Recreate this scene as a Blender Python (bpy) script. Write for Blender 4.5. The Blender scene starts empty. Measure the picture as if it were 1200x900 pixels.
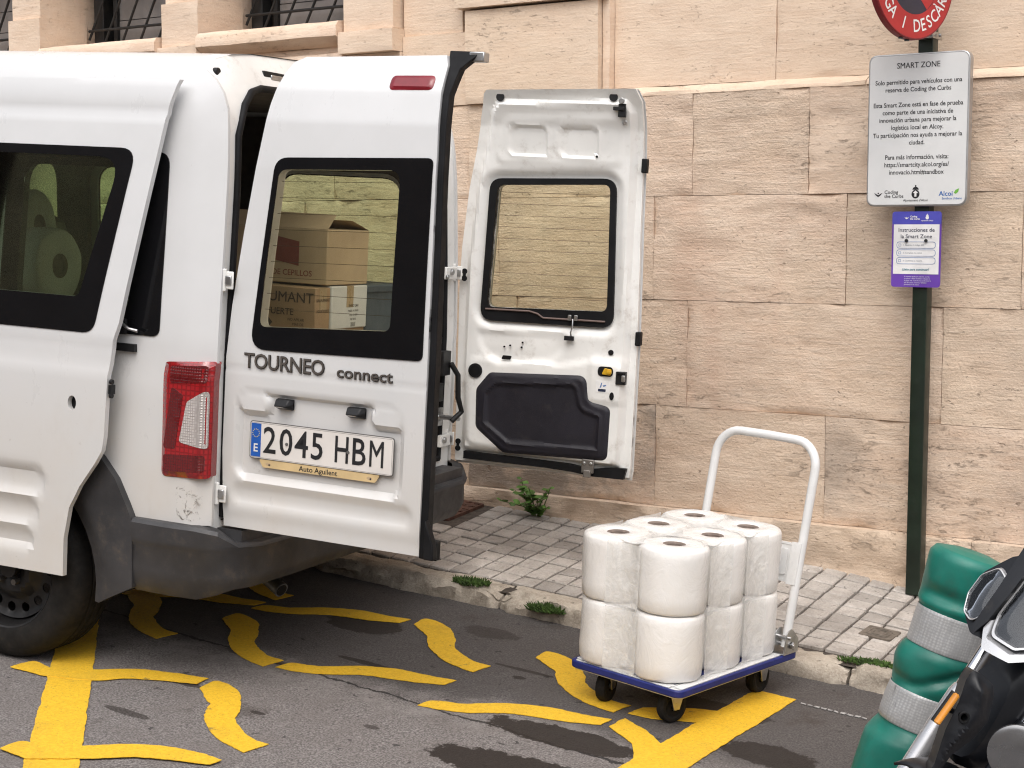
import bpy, bmesh, math, random
from mathutils import Vector, Matrix, noise
from mathutils.geometry import delaunay_2d_cdt
random.seed(7)
S = bpy.context.scene
C = S.collection
R = math.radians

# ------------------------------------------------------------------ camera, sky, sun, exposure
cam = bpy.data.objects.new('camera', bpy.data.cameras.new('camera')); C.objects.link(cam); S.camera = cam
yaw, pit, rol = -.5834, -.0974, -.0007
fw = Vector((math.sin(yaw)*math.cos(pit), math.cos(yaw)*math.cos(pit), math.sin(pit)))
rt = Vector((math.cos(yaw), -math.sin(yaw), 0)); up = rt.cross(fw)
rt2 = rt*math.cos(rol)+up*math.sin(rol); up2 = up*math.cos(rol)-rt*math.sin(rol)
M = Matrix.Identity(4)
for i in range(3):
    M[i][0] = rt2[i]; M[i][1] = up2[i]; M[i][2] = -fw[i]
M[2][3] = 1.5
cam.matrix_world = M
cam.data.sensor_width = 36; cam.data.sensor_fit = 'HORIZONTAL'; cam.data.lens = 36*1858.46/1200
cam.data.clip_start = .05; cam.data.clip_end = 300

W = bpy.data.worlds.new('World'); S.world = W; W.use_nodes = True
nt = W.node_tree; bg = nt.nodes['Background']
sky = nt.nodes.new('ShaderNodeTexSky'); sky.sky_type = 'NISHITA'; sky.sun_disc = False
SUN_EL, SUN_AZ = R(57), R(156)          # azimuth from +Y, clockwise
sky.sun_elevation = SUN_EL; sky.sun_rotation = SUN_AZ
sky.air_density = 1.0; sky.dust_density = 4.0; sky.ozone_density = 1.0
hs = nt.nodes.new('ShaderNodeHueSaturation'); hs.inputs['Saturation'].default_value = .36
nt.links.new(sky.outputs[0], hs.inputs['Color']); nt.links.new(hs.outputs[0], bg.inputs['Color'])
bg.inputs['Strength'].default_value = .15
sl = bpy.data.lights.new('sun', 'SUN'); sun = bpy.data.objects.new('sun', sl); C.objects.link(sun)
sl.energy = .9; sl.angle = R(95); sl.color = (1, .975, .945)
sd = Vector((math.sin(SUN_AZ)*math.cos(SUN_EL), math.cos(SUN_AZ)*math.cos(SUN_EL), math.sin(SUN_EL)))
sun.rotation_euler = sd.to_track_quat('Z', 'Y').to_euler(); sun.location = (0, 0, 12)
S.view_settings.view_transform = 'Standard'; S.view_settings.look = 'None'
S.view_settings.gamma = 1; S.view_settings.exposure = .58
S.cycles.max_bounces = 10; S.cycles.transparent_max_bounces = 24; S.cycles.glossy_bounces = 4
S.cycles.use_denoising = True; S.cycles.filter_width = 1.15; S.cycles.denoising_prefilter = 'NONE'

# ------------------------------------------------------------------ material helpers
def srgb(r, g, b):
    f = lambda c: (c/255/12.92) if c/255 <= .04045 else ((c/255+.055)/1.055)**2.4
    return (f(r), f(g), f(b), 1)
def col(c): return tuple(c)+(1,) if len(c) == 3 else tuple(c)
class NT:
    def __init__(s, m): s.t = m.node_tree; s.n = s.t.nodes; s.l = s.t.links
    def add(s, typ, **kw):
        n = s.n.new('ShaderNode'+typ)
        for k, v in kw.items(): setattr(n, k, v)
        return n
    def link(s, a, b): s.l.new(a, b)
    def inp(s, n, k, v):
        if hasattr(v, 'is_linked'): s.link(v, n.inputs[k])
        else: n.inputs[k].default_value = v
    def coords(s, scale=(1, 1, 1), kind='Object'):
        tc = s.add('TexCoord'); mp = s.add('Mapping'); mp.inputs['Scale'].default_value = scale
        s.link(tc.outputs[kind], mp.inputs[0]); return mp.outputs[0]
    def noise(s, vec, scale, detail=6, rough=.55, dist=0):
        n = s.add('TexNoise'); s.link(vec, n.inputs['Vector'])
        n.inputs['Scale'].default_value = scale; n.inputs['Detail'].default_value = detail
        n.inputs['Roughness'].default_value = rough; n.inputs['Distortion'].default_value = dist
        return n.outputs['Fac']
    def ramp(s, f, a, b, va=0., vb=1.):
        n = s.add('MapRange'); n.clamp = True; n.interpolation_type = 'SMOOTHSTEP'
        s.link(f, n.inputs[0])
        for i, v in enumerate((a, b, va, vb)): s.inp(n, i+1, v)
        return n.outputs[0]
    def mix(s, f, a, b, mode='MIX'):
        n = s.add('Mix'); n.data_type = 'RGBA'; n.blend_type = mode
        s.inp(n, 0, f)
        for k, v in ((6, a), (7, b)):
            if hasattr(v, 'is_linked'): s.link(v, n.inputs[k])
            else: n.inputs[k].default_value = col(v)
        return n.outputs[2]
    def math(s, op, a, b=0.):
        n = s.add('Math'); n.operation = op; s.inp(n, 0, a); s.inp(n, 1, b); return n.outputs[0]
    def bump(s, h, strength=.3, dist=.01, normal=None):
        n = s.add('Bump'); s.link(h, n.inputs['Height']); n.inputs['Strength'].default_value = strength
        n.inputs['Distance'].default_value = dist
        if normal: s.link(normal, n.inputs['Normal'])
        return n.outputs[0]
def newmat(name):
    m = bpy.data.materials.new(name); m.use_nodes = True
    return m, NT(m), m.node_tree.nodes['Principled BSDF']
def mat(name, c, rough=.5, metal=0., var=.12, vs=9., bump=0., bs=60., coat=0., spec=.5, dirt=None, trans=0.):
    """painted, plastic or metal surface with uneven colour, gloss and a fine grain"""
    m, n, b = newmat(name)
    v = n.coords(); f = n.noise(v, vs); c = col(c)
    dk = tuple(x*(1-var) for x in c[:3]); lt = tuple(min(1, x*(1+var)) for x in c[:3])
    out = n.mix(n.ramp(f, .3, .7), dk, lt)
    if dirt:
        d = n.noise(v, 14, 8, .7); out = n.mix(n.ramp(d, .52, .8, 0, dirt[1]), out, dirt[0])
    n.link(out, b.inputs['Base Color'])
    b.inputs['Metallic'].default_value = metal; b.inputs['Specular IOR Level'].default_value = spec
    n.link(n.ramp(n.noise(v, vs*2.3), .3, .7, max(.02, rough*.85), min(1, rough*1.15)), b.inputs['Roughness'])
    if coat: b.inputs['Coat Weight'].default_value = coat; b.inputs['Coat Roughness'].default_value = .06
    if bump: n.link(n.bump(n.noise(v, bs, 4), bump, .004), b.inputs['Normal'])
    return m

# ------------------------------------------------------------------ mesh helpers
class MB:
    def __init__(s): s.v = []; s.f = []; s.m = []; s.ft = []
    def add(s, vs, fs, mi=0, T=None, flat=False):
        o = len(s.v)
        s.v += [(T @ Vector(p)) if T else Vector(p) for p in vs]
        for f in fs: s.f.append([o+i for i in f]); s.m.append(mi); s.ft.append(flat)
        return s
    def box(s, c, d, mi=0, T=None):
        x, y, z = c; a, b, h = d[0]/2, d[1]/2, d[2]/2
        vs = [(x+i*a, y+j*b, z+k*h) for k in (-1, 1) for j in (-1, 1) for i in (-1, 1)]
        return s.add(vs, [(0, 2, 3, 1), (4, 5, 7, 6), (0, 1, 5, 4), (2, 6, 7, 3), (0, 4, 6, 2), (1, 3, 7, 5)], mi, T)
    def span(s, a, b, mi=0, T=None):
        return s.box([(a[i]+b[i])/2 for i in range(3)], [abs(b[i]-a[i]) for i in range(3)], mi, T)
    def tube(s, path, r, n=12, mi=0, T=None, cap=True, flat=1., upv=None):
        P = [Vector(p) for p in path]; rs = r if isinstance(r, (list, tuple)) else [r]*len(P)
        vs = []; fs = []; nrm = None
        for i, p in enumerate(P):
            t = (P[min(i+1, len(P)-1)]-P[max(i-1, 0)]).normalized()
            if nrm is None:
                a = Vector(upv) if upv else (Vector((0, 0, 1)) if abs(t.z) < .9 else Vector((1, 0, 0)))
                nrm = (a-t*a.dot(t)).normalized()
            else: nrm = (nrm-t*nrm.dot(t)).normalized()
            bn = t.cross(nrm)
            for k in range(n):
                q = 2*math.pi*k/n; vs.append(p+(nrm*math.cos(q)+bn*math.sin(q)*flat)*rs[i])
        for i in range(len(P)-1):
            for k in range(n):
                fs.append((i*n+k, i*n+(k+1) % n, (i+1)*n+(k+1) % n, (i+1)*n+k))
        if cap: fs += [tuple(range(n))[::-1], tuple(range((len(P)-1)*n, len(P)*n))]
        return s.add(vs, fs, mi, T)
    def cyl(s, a, b, r, n=20, mi=0, T=None, r2=None): return s.tube([a, b], [r, r if r2 is None else r2], n, mi, T)
    def lathe(s, prof, n=32, mi=0, T=None, closed=False):
        """prof: (radius, z) list; around local Z"""
        vs = []; fs = []; k = len(prof)
        for j in range(n):
            q = 2*math.pi*j/n
            vs += [(r*math.cos(q), r*math.sin(q), z) for r, z in prof]
        for j in range(n):
            for i in range(k if closed else k-1):
                i2 = (i+1) % k; j2 = (j+1) % n
                fs.append((j*k+i, j2*k+i, j2*k+i2, j*k+i2))
        return s.add(vs, fs, mi, T)
    def prism(s, poly, h, mi=0, T=None):
        """polygon in local XY extruded from z=0 to z=h"""
        n = len(poly); vs = [(x, y, 0) for x, y in poly]+[(x, y, h) for x, y in poly]
        fs = [tuple(range(n))[::-1], tuple(range(n, 2*n))]+[(i, (i+1) % n, n+(i+1) % n, n+i) for i in range(n)]
        return s.add(vs, fs, mi, T)
    def build(s, name, mats, parent=None, bevel=0., seg=2, angle=32, T=None, matrix=None):
        me = bpy.data.meshes.new(name); me.from_pydata([tuple(v) for v in s.v], [], s.f)
        for m in (mats if isinstance(mats, (list, tuple)) else [mats]): me.materials.append(m)
        me.polygons.foreach_set('material_index', s.m)
        bm = bmesh.new(); bm.from_mesh(me); bmesh.ops.remove_doubles(bm, verts=bm.verts, dist=1e-5)
        bmesh.ops.recalc_face_normals(bm, faces=bm.faces); bm.to_mesh(me); bm.free()
        me.polygons.foreach_set('use_smooth', [True]*len(me.polygons)); me.set_sharp_from_angle(angle=R(angle))
        o = bpy.data.objects.new(name, me); C.objects.link(o)
        if parent: o.parent = parent
        if matrix: o.matrix_local = matrix
        if bevel:
            b = o.modifiers.new('bevel', 'BEVEL'); b.width = bevel; b.segments = seg
            b.limit_method = 'ANGLE'; b.angle_limit = R(40); b.harden_normals = False
        return o
def tag(o, label=None, cat=None, group=None, kind=None):
    for k, v in (('label', label), ('category', cat), ('group', group), ('kind', kind)):
        if v: o[k] = v
    return o
def empty(name, loc=(0, 0, 0), rot=None, matrix=None):
    o = bpy.data.objects.new(name, None); C.objects.link(o); o.empty_display_size = .1
    if matrix is not None: o.matrix_world = matrix
    else:
        o.location = loc
        if rot: o.rotation_euler = rot
    return o
def rpoly(pts, r, n=6):
    """polygon with rounded corners; r a number or one per corner"""
    out = []; k = len(pts)
    for i in range(k):
        p = Vector(pts[i]); a = Vector(pts[i-1]); b = Vector(pts[(i+1) % k])
        rr = r[i] if isinstance(r, (list, tuple)) else r
        if rr <= 0: out.append(tuple(p)); continue
        u = (a-p); w = (b-p); ang = u.angle(w)
        d = min(rr/math.tan(ang/2), u.length*.49, w.length*.49)
        p0 = p+u.normalized()*d; p1 = p+w.normalized()*d
        for j in range(n+1):
            t = j/n; out.append(tuple(p0*(1-t)**2+p*2*t*(1-t)+p1*t*t))
    return out
def rrect(x0, z0, x1, z1, r, n=6): return rpoly([(x0, z0), (x1, z0), (x1, z1), (x0, z1)], r, n)
def ell(cx, cy, rx, ry, n=20): return [(cx+rx*math.cos(2*math.pi*i/n), cy+ry*math.sin(2*math.pi*i/n)) for i in range(n)]
def inside(p, poly):
    x, y = p; c = False; j = len(poly)-1
    for i in range(len(poly)):
        xi, yi = poly[i]; xj, yj = poly[j]
        if (yi > y) != (yj > y) and x < (xj-xi)*(y-yi)/(yj-yi)+xi: c = not c
        j = i
    return c
def resample(poly, step):
    out = []
    for i in range(len(poly)):
        a = Vector(poly[i]); b = Vector(poly[(i+1) % len(poly)]); n = max(1, int((b-a).length/step+.5))
        out += [tuple(a+(b-a)*(j/n)) for j in range(n)]
    return out
def panel(mb, outer, holes, surf, thick, back, step=.05, mi=0, mi_side=None):
    """sheet of any outline with holes laid on a curved surface surf(u,v), given a thickness along the vector back"""
    loops = [resample(l, step) for l in [outer]+list(holes)]
    pts = []; edges = []
    for l in loops:
        o = len(pts); pts += l; edges += [(o+i, o+(i+1) % len(l)) for i in range(len(l))]
    xs = [p[0] for p in loops[0]]; ys = [p[1] for p in loops[0]]
    nb = len(pts); B = [Vector(p) for p in pts]
    cell = {}
    for b in B: cell.setdefault((int(b.x//step), int(b.y//step)), []).append(b)
    y = min(ys)+step/2
    while y < max(ys):
        x = min(xs)+step/2
        while x < max(xs):
            ok = True; k = (int(x//step), int(y//step)); q = Vector((x, y))
            for i in (-1, 0, 1):
                for j in (-1, 0, 1):
                    for b in cell.get((k[0]+i, k[1]+j), ()):
                        if (b-q).length < .55*step: ok = False
            if ok and inside((x, y), loops[0]) and not any(inside((x, y), h) for h in loops[1:]): pts.append((x, y))
            x += step
        y += step
    r = delaunay_2d_cdt([Vector(p) for p in pts], edges, [], 0, 1e-6)
    vv, fl = r[0], r[2]; tri = []
    for f in fl:
        c = sum((vv[i] for i in f), Vector((0, 0)))/len(f)
        if inside(c, loops[0]) and not any(inside(c, h) for h in loops[1:]): tri.append(list(f))
    F = [Vector(surf(p[0], p[1])) for p in vv]; n = len(F); bk = Vector(back)*thick
    G = [p+bk for p in F]
    ec = {}
    for f in tri:
        for i in range(3):
            e = (f[i], f[(i+1) % 3]); ec[e] = ec.get(e, 0)+1
    mb.add(F+G, tri+[[i+n for i in f[::-1]] for f in tri], mi)
    base = len(mb.v)-2*n; ms = mi if mi_side is None else mi_side
    for (a, b) in ec:
        if (b, a) not in ec: mb.f.append([base+b, base+a, base+a+n, base+b+n]); mb.m.append(ms); mb.ft.append(False)
    return mb
def sdrr(u, v, cx, cy, hx, hy, r):
    qx = abs(u-cx)-hx+r; qy = abs(v-cy)-hy+r
    return math.hypot(max(qx, 0), max(qy, 0))+min(max(qx, qy), 0)-r
def sst(a, b, x):
    t = max(0., min(1., (x-a)/(b-a))); return t*t*(3-2*t)
def lerp_tab(tab, x):
    if x <= tab[0][0]: return tab[0][1]
    for (a, p), (b, q) in zip(tab, tab[1:]):
        if x <= b: return p+(q-p)*(x-a)/(b-a)
    return tab[-1][1]
_tc = {}
def text(mb, s, size, T, mi=0, align='CENTER', depth=.0006, bold=0., sx=1., space=1.):
    """lettering as thin raised geometry, in the local XY plane of T"""
    if bold > 0 and 'M' in s:
        d = bold*size*.9
        for k, dx in enumerate((-d, 0, d)): text(mb, s, size, T @ Matrix.Translation((dx, 0, 0)), mi, align, depth+.00002*k, 0., sx, space)
        return
    key = (s, align, bold, space)
    if key not in _tc:
        cu = bpy.data.curves.new('lettering', 'FONT'); cu.body = s; cu.size = 1; cu.align_x = align; cu.align_y = 'CENTER'
        cu.offset = bold; cu.space_character = space; cu.resolution_u = 3
        o = bpy.data.objects.new('lettering', cu); C.objects.link(o)
        dg = bpy.context.evaluated_depsgraph_get(); dg.update()
        me = o.evaluated_get(dg).to_mesh()
        _tc[key] = ([tuple(v.co) for v in me.vertices], [tuple(p.vertices) for p in me.polygons])
        o.evaluated_get(dg).to_mesh_clear(); bpy.data.objects.remove(o); bpy.data.curves.remove(cu)
    vs, fs = _tc[key]
    mb.add([(x*size*sx, y*size, depth) for x, y, z in vs], fs, mi, T)
def frame(o, ex, ey):
    """4x4 with origin o and X, Y axes ex, ey"""
    ex = Vector(ex).normalized(); ey = Vector(ey); ey = (ey-ex*ey.dot(ex)).normalized(); ez = ex.cross(ey)
    m = Matrix.Identity(4)
    for i in range(3): m[i][0] = ex[i]; m[i][1] = ey[i]; m[i][2] = ez[i]; m[i][3] = o[i]
    return m

# ------------------------------------------------------------------ ground levels
SL = math.tan(.0548)
def zr(x): return -.001-SL*(x+3.595)                       # street falls along +X
def zkerb(x): return zr(x)+.072
def zpav(x, y):
    a = zkerb(x); b = .202
    T_ = ((-4.4, .202), (-3.65, .152), (-2.5, .080), (-2.15, .040), (-1.77, -.012), (-1.2, -.06))
    if x < -4.4: b = .202-SL*(x+4.4)
    elif x > -1.2: b = -.06-SL*(x+1.2)
    else:
        for (x0, z0), (x1, z1) in zip(T_, T_[1:]):
            if x0 <= x <= x1: b = z0+(z1-z0)*(x-x0)/(x1-x0)
    return a+(b-a)*(y-5.25)/1.0
KY = 5.135                                                  # kerb face
# ------------------------------------------------------------------ materials
def m_stone():
    m, n, b = newmat('sandstone')
    at = n.add('Attribute'); at.attribute_name = 'blk'; sp = n.add('SeparateColor'); n.link(at.outputs['Color'], sp.inputs[0])
    tint, rough, dirt = sp.outputs
    v = n.coords(); vh = n.coords((1, 1, 2.4)); vs = n.coords((1.1, 1.1, 2.0))
    big = n.noise(v, 1.2, 5, .6); med = n.noise(vh, 3.0, 9, .66); grain = n.noise(v, 85, 5, .65)
    vl = n.coords((1.2, 1.2, 11)); lines = n.noise(vl, 7, 9, .72)
    c = n.mix(n.ramp(med, .33, .68), (.69, .51, .385), (.81, .64, .50))
    c = n.mix(n.ramp(big, .38, .66, 0, .5), c, (.72, .55, .40))
    vst = n.coords((1, 1, .13)); c = n.mix(n.ramp(n.noise(vst, 4.2, 3, .5), .56, .70, 0, .38), c, (.66, .44, .325))
    c = n.mix(n.math('MULTIPLY', n.ramp(lines, .40, .68), .35), c, (.86, .73, .61))
    c = n.mix(n.ramp(grain, .55, .75, 0, .18), c, (.40, .28, .20))
    c = n.mix(n.ramp(tint, .0, 1., 0, .4), c, (.70, .56, .415))
    gr = n.ramp(n.noise(v, 2.1, 8, .65), .38, .68)
    c = n.mix(n.math('MULTIPLY', n.math('MULTIPLY', gr, dirt), .65), c, (.38, .315, .26))
    # eroded beds: furrows gather in patches; pits are scattered
    vp = n.coords((1., 1., 1.9)); pit = n.math('MULTIPLY', n.ramp(n.noise(vp, 36, 4, .6, .4), .64, .69), n.ramp(n.noise(v, 3.3, 3), .42, .58, .15, 1.))
    vq = n.coords((1., 1., 3.4)); patch = n.ramp(n.noise(n.coords((1, 1, 1.9)), 1.55, 5, .6), .50, .64)
    furrow = n.math('MULTIPLY', n.ramp(n.noise(vq, 13, 10, .80, .5), .555, .65), patch)
    big_pit = n.ramp(n.noise(n.coords((1, 1, 1.6)), 9.5, 5, .65, .6), .715, .74)
    holes = n.math('MAXIMUM', n.math('MAXIMUM', pit, big_pit), n.math('MULTIPLY', furrow, .85))
    holes = n.math('MINIMUM', n.math('MULTIPLY', holes, n.math('ADD', rough, .10)), 1.)
    c = n.mix(n.math('MULTIPLY', holes, .60), c, (.26, .18, .13))
    n.link(c, b.inputs['Base Color']); b.inputs['Roughness'].default_value = .92; b.inputs['Specular IOR Level'].default_value = .15
    h = n.math('ADD', n.math('MULTIPLY', lines, .5), n.math('ADD', n.math('MULTIPLY', med, .5), n.math('MULTIPLY', grain, .42)))
    h = n.math('MULTIPLY', h, n.math('ADD', n.math('MULTIPLY', rough, .85), .15))
    h = n.math('SUBTRACT', h, n.math('MULTIPLY', holes, .9))
    n.link(n.bump(h, .7, .024), b.inputs['Normal'])
    return m
def m_asphalt():
    m, n, b = newmat('asphalt')
    v = n.coords(); g1 = n.noise(v, 160, 3, .6); g2 = n.noise(v, 55, 4, .6); big = n.noise(v, 1.1, 6, .6); med = n.noise(v, 6, 8, .65)
    vo = n.add('TexVoronoi'); vo.inputs['Scale'].default_value = 190; n.link(v, vo.inputs['Vector'])
    c = n.mix(n.ramp(g1, .35, .7), (.094, .084, .080), (.30, .275, .262))
    c = n.mix(n.ramp(med, .35, .7, 0, .5), c, (.15, .13, .12))
    # newer dark strip beside the kerb, meeting the old lane along an uneven seam
    sx = n.add('SeparateXYZ'); n.link(v, sx.inputs[0])
    line = n.math('ADD', sx.outputs[1], n.math('MULTIPLY', sx.outputs[0], -.10))
    line = n.math('ADD', line, n.math('MULTIPLY', n.noise(v, 2.6, 6, .6), .5))
    strip = n.ramp(line, 4.58, 4.78)
    c = n.mix(n.math('MULTIPLY', strip, .62), c, (.042, .038, .037))
    dust = n.math('MULTIPLY', n.ramp(line, 4.42, 4.56), n.ramp(line, 4.74, 4.60))
    c = n.mix(n.math('MULTIPLY', dust, n.ramp(n.noise(v, 8, 8, .75), .42, .62, 0, .6)), c, (.26, .24, .225))
    c = n.mix(n.ramp(n.noise(v, 3.1, 5, .6), .58, .72, 0, .55), c, (.05, .038, .03))
    # pale grit
    c = n.mix(n.ramp(vo.outputs['Distance'], .16, .05, 0, .30), c, (.34, .31, .29))
    sp = n.ramp(n.noise(v, 23, 2, .4), .70, .735)
    c = n.mix(n.math('MULTIPLY', sp, .7), c, (.02, .018, .017))
    # the long crack
    cr = n.math('ADD', n.math('ADD', n.math('MULTIPLY', sx.outputs[0], .05), sx.outputs[1]), n.math('MULTIPLY', n.noise(v, 7, 5, .7), .09))
    ck = n.math('LESS_THAN', n.math('ABSOLUTE', n.math('SUBTRACT', cr, 3.915)), .006)
    c = n.mix(n.math('MULTIPLY', ck, .85), c, (.012, .011, .011))
    # damp brown stains that dried with ragged edges
    for (px, py, rx, ry, a) in ((-2.50, 4.06, .27, .085, .93), (-2.40, 3.74, .38, .11, .95), (-1.93, 4.34, .16, .09, .85), (-3.72, 4.62, .16, .10, .75), (-3.30, 4.85, .12, .07, .5), (-3.42, 4.25, .14, .018, .8), (-2.95, 4.55, .12, .015, .7), (-2.75, 4.75, .09, .02, .6), (-3.35, 3.62, .03, .012, .8), (-3.0, 3.75, .03, .015, .7), (-2.92, 4.47, .025, .015, .8), (-3.75, 4.05, .15, .03, .6), (-3.78, 3.68, .13, .022, .8), (-3.66, 3.36, .10, .02, .7), (-2.27, 4.62, .22, .07, .7)):
        dx = n.math('MULTIPLY', n.math('SUBTRACT', sx.outputs[0], px), 1/rx); dy = n.math('MULTIPLY', n.math('SUBTRACT', sx.outputs[1], py), 1/ry)
        r2 = n.math('SQRT', n.math('ADD', n.math('MULTIPLY', dx, dx), n.math('MULTIPLY', dy, dy)))
        r2 = n.math('ADD', r2, n.math('MULTIPLY', n.math('SUBTRACT', n.noise(v, 12, 8, .75), .5), 1.35))
        c = n.mix(n.ramp(r2, 1.03, .95, 0, a), c, (.022, .016, .0125))
    n.link(c, b.inputs['Base Color'])
    n.link(n.ramp(big, .3, .7, .72, .92), b.inputs['Roughness']); b.inputs['Specular IOR Level'].default_value = .3
    h = n.math('ADD', g1, n.math('MULTIPLY', g2, .7)); n.link(n.bump(h, .55, .006), b.inputs['Normal'])
    return m
def m_yellow():
    m, n, b = newmat('yellow_road_paint'); v = n.coords()
    f = n.noise(v, 90, 4, .6); w = n.noise(v, 16, 8, .7); d = n.noise(v, 5, 6, .65)
    c = n.mix(n.ramp(f, .3, .7), (.70, .40, .016), (.82, .51, .030))
    c = n.mix(n.ramp(d, .50, .74, 0, .4), c, (.46, .27, .03))
    c = n.mix(n.ramp(w, .63, .72, 0, .85), c, (.12, .095, .06))
    c = n.mix(n.ramp(n.noise(v, 210, 2, .5), .60, .70, 0, .55), c, (.22, .15, .05))
    n.link(c, b.inputs['Base Color']); b.inputs['Roughness'].default_value = .68
    n.link(n.bump(f, .5, .004), b.inputs['Normal']); return m
def m_concrete(name, a, c2, sc=1.):
    m, n, b = newmat(name); v = n.coords()
    at = n.add('Attribute'); at.attribute_name = 'blk'; sp = n.add('SeparateColor'); n.link(at.outputs['Color'], sp.inputs[0])
    f = n.noise(v, 9*sc, 9, .7); g = n.noise(v, 120, 4, .6); d = n.noise(v, 2.3, 6, .6); k = n.noise(v, 38, 3, .5)
    c = n.mix(n.ramp(f, .32, .7), a, c2)
    c = n.mix(n.ramp(g, .4, .72, 0, .35), c, tuple(x*1.35 for x in c2))
    c = n.mix(n.ramp(d, .45, .7, 0, .4), c, tuple(x*.55 for x in a))
    c = n.mix(n.ramp(k, .66, .74, 0, .6), c, (.05, .042, .036))
    c = n.mix(n.math('MULTIPLY', sp.outputs[0], .45), c, tuple(x*.52 for x in a))
    n.link(c, b.inputs['Base Color']); b.inputs['Roughness'].default_value = .9; b.inputs['Specular IOR Level'].default_value = .2
    n.link(n.bump(n.math('ADD', f, n.math('MULTIPLY', g, .4)), .6, .012), b.inputs['Normal']); return m
def m_vanpaint():
    m, n, b = newmat('white_van_paint'); v = n.coords()
    f = n.noise(v, 3, 6, .6); g = n.noise(v, 34, 6, .7); vz = n.coords((2, 2, 1.0)); s = n.noise(vz, 5, 8, .7)
    c = n.mix(n.ramp(f, .3, .7), (.63, .632, .63), (.675, .677, .68))
    sx = n.add('SeparateXYZ'); n.link(v, sx.inputs[0])
    low = n.ramp(sx.outputs[2], 1.3, .5, .06, 1.)                     # road dirt sprayed on the lower panels
    c = n.mix(n.math('MULTIPLY', n.ramp(f, .3, .7, .16, .46), low), c, (.50, .43, .34))
    c = n.mix(n.math('MULTIPLY', n.ramp(s, .5, .75, 0, .14), low), c, (.42, .35, .27))
    c = n.mix(n.math('MULTIPLY', n.ramp(g, .64, .76, 0, .5), low), c, (.3, .25, .2))
    n.link(c, b.inputs['Base Color']); n.link(n.ramp(s, .3, .7, .26, .4), b.inputs['Roughness'])
    b.inputs['Coat Weight'].default_value = .35; b.inputs['Coat Roughness'].default_value = .08
    n.link(n.bump(n.noise(v, 420, 2), .03, .002), b.inputs['Coat Normal']); return m
def m_glass(name, tint, refl=1.):
    """thin pane: tinted straight-through light plus a Fresnel reflection"""
    m = bpy.data.materials.new(name); m.use_nodes = True; n = NT(m); n.n.remove(n.n['Principled BSDF'])
    out = n.n['Material Output']; tr = n.add('BsdfTransparent'); gl = n.add('BsdfGlossy'); mx = n.add('MixShader'); fr = n.add('Fresnel')
    fr.inputs['IOR'].default_value = 1.5; gl.inputs['Roughness'].default_value = .02; gl.inputs['Color'].default_value = (refl, refl, refl, 1)
    v = n.coords(); f = n.noise(v, 5, 5)
    c = n.mix(n.ramp(f, .3, .7), tuple(x*.94 for x in tint), tint)
    n.link(c, tr.inputs['Color']); n.link(fr.outputs[0], mx.inputs[0]); n.link(tr.outputs[0], mx.inputs[1]); n.link(gl.outputs[0], mx.inputs[2])
    n.link(mx.outputs[0], out.inputs['Surface']); return m
def m_paper():
    m, n, b = newmat('wrapped_paper'); v = n.coords(); vz = n.coords((1, 1, .55))
    f = n.noise(v, 4, 5); w = n.noise(vz, 9, 7, .62, 2.2); w2 = n.noise(v, 40, 4, .6, .8)
    c = n.mix(n.ramp(f, .3, .7), (.83, .805, .77), (.88, .865, .84))
    n.link(c, b.inputs['Base Color']); b.inputs['Roughness'].default_value = .55
    b.inputs['Coat Weight'].default_value = .75; b.inputs['Coat Roughness'].default_value = .14
    rid = n.math('SUBTRACT', 1., n.math('MULTIPLY', n.math('ABSOLUTE', n.math('SUBTRACT', w, .5)), 5.))
    h = n.math('ADD', n.ramp(rid, .3, 1.), n.math('MULTIPLY', w2, .5))
    n.link(n.bump(h, .6, .010), b.inputs['Coat Normal']); n.link(n.bump(h, .08, .008), b.inputs['Normal']); return m
def m_reflective():
    m, n, b = newmat('reflective_band'); v = n.coords()
    vo = n.add('TexVoronoi'); vo.inputs['Scale'].default_value = 130; vo.inputs['Randomness'].default_value = .25; n.link(v, vo.inputs['Vector'])
    vz = n.coords((1, 1, .35)); s = n.noise(vz, 22, 6, .7)
    c = n.mix(n.ramp(vo.outputs['Distance'], .25, .6), (.46, .46, .455), (.37, .37, .37))
    c = n.mix(n.ramp(s, .60, .74, 0, .75), c, (.12, .115, .11))
    n.link(c, b.inputs['Base Color']); b.inputs['Roughness'].default_value = .4; b.inputs['Metallic'].default_value = .25
    n.link(n.bump(vo.outputs['Distance'], .25, .003), b.inputs['Normal']); return m
def m_lens(name, c, rough=.12, scale=90., bs=.5):
    m, n, b = newmat(name); v = n.coords()
    vo = n.add('TexVoronoi'); vo.inputs['Scale'].default_value = scale; vo.feature = 'F1'; vo.distance = 'CHEBYCHEV'; vo.inputs['Randomness'].default_value = .1; n.link(v, vo.inputs['Vector'])
    n.link(n.mix(n.ramp(vo.outputs['Distance'], .15, .6), c, tuple(x*.45 for x in c)), b.inputs['Base Color'])
    b.inputs['Roughness'].default_value = rough; b.inputs['Coat Weight'].default_value = 1; b.inputs['Coat Roughness'].default_value = .03
    n.link(n.bump(vo.outputs['Distance'], bs, .006), b.inputs['Normal']); return m
STONE = m_stone(); ASPH = m_asphalt(); YEL = m_yellow()
PAVE = m_concrete('paving_tile', (.36, .325, .29), (.55, .505, .46)); KERB = m_concrete('kerb_concrete', (.33, .28, .225), (.56, .495, .41), 1.5)
JOINT = mat('paving_joint', (.07, .056, .045), .95, var=.4, vs=30, bump=.6)
WHITE = m_vanpaint()
INNER = mat('door_inner_paint', (.83, .82, .79), .45, var=.05, vs=6, coat=.12, dirt=((.32, .26, .2, 1), .5))
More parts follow.
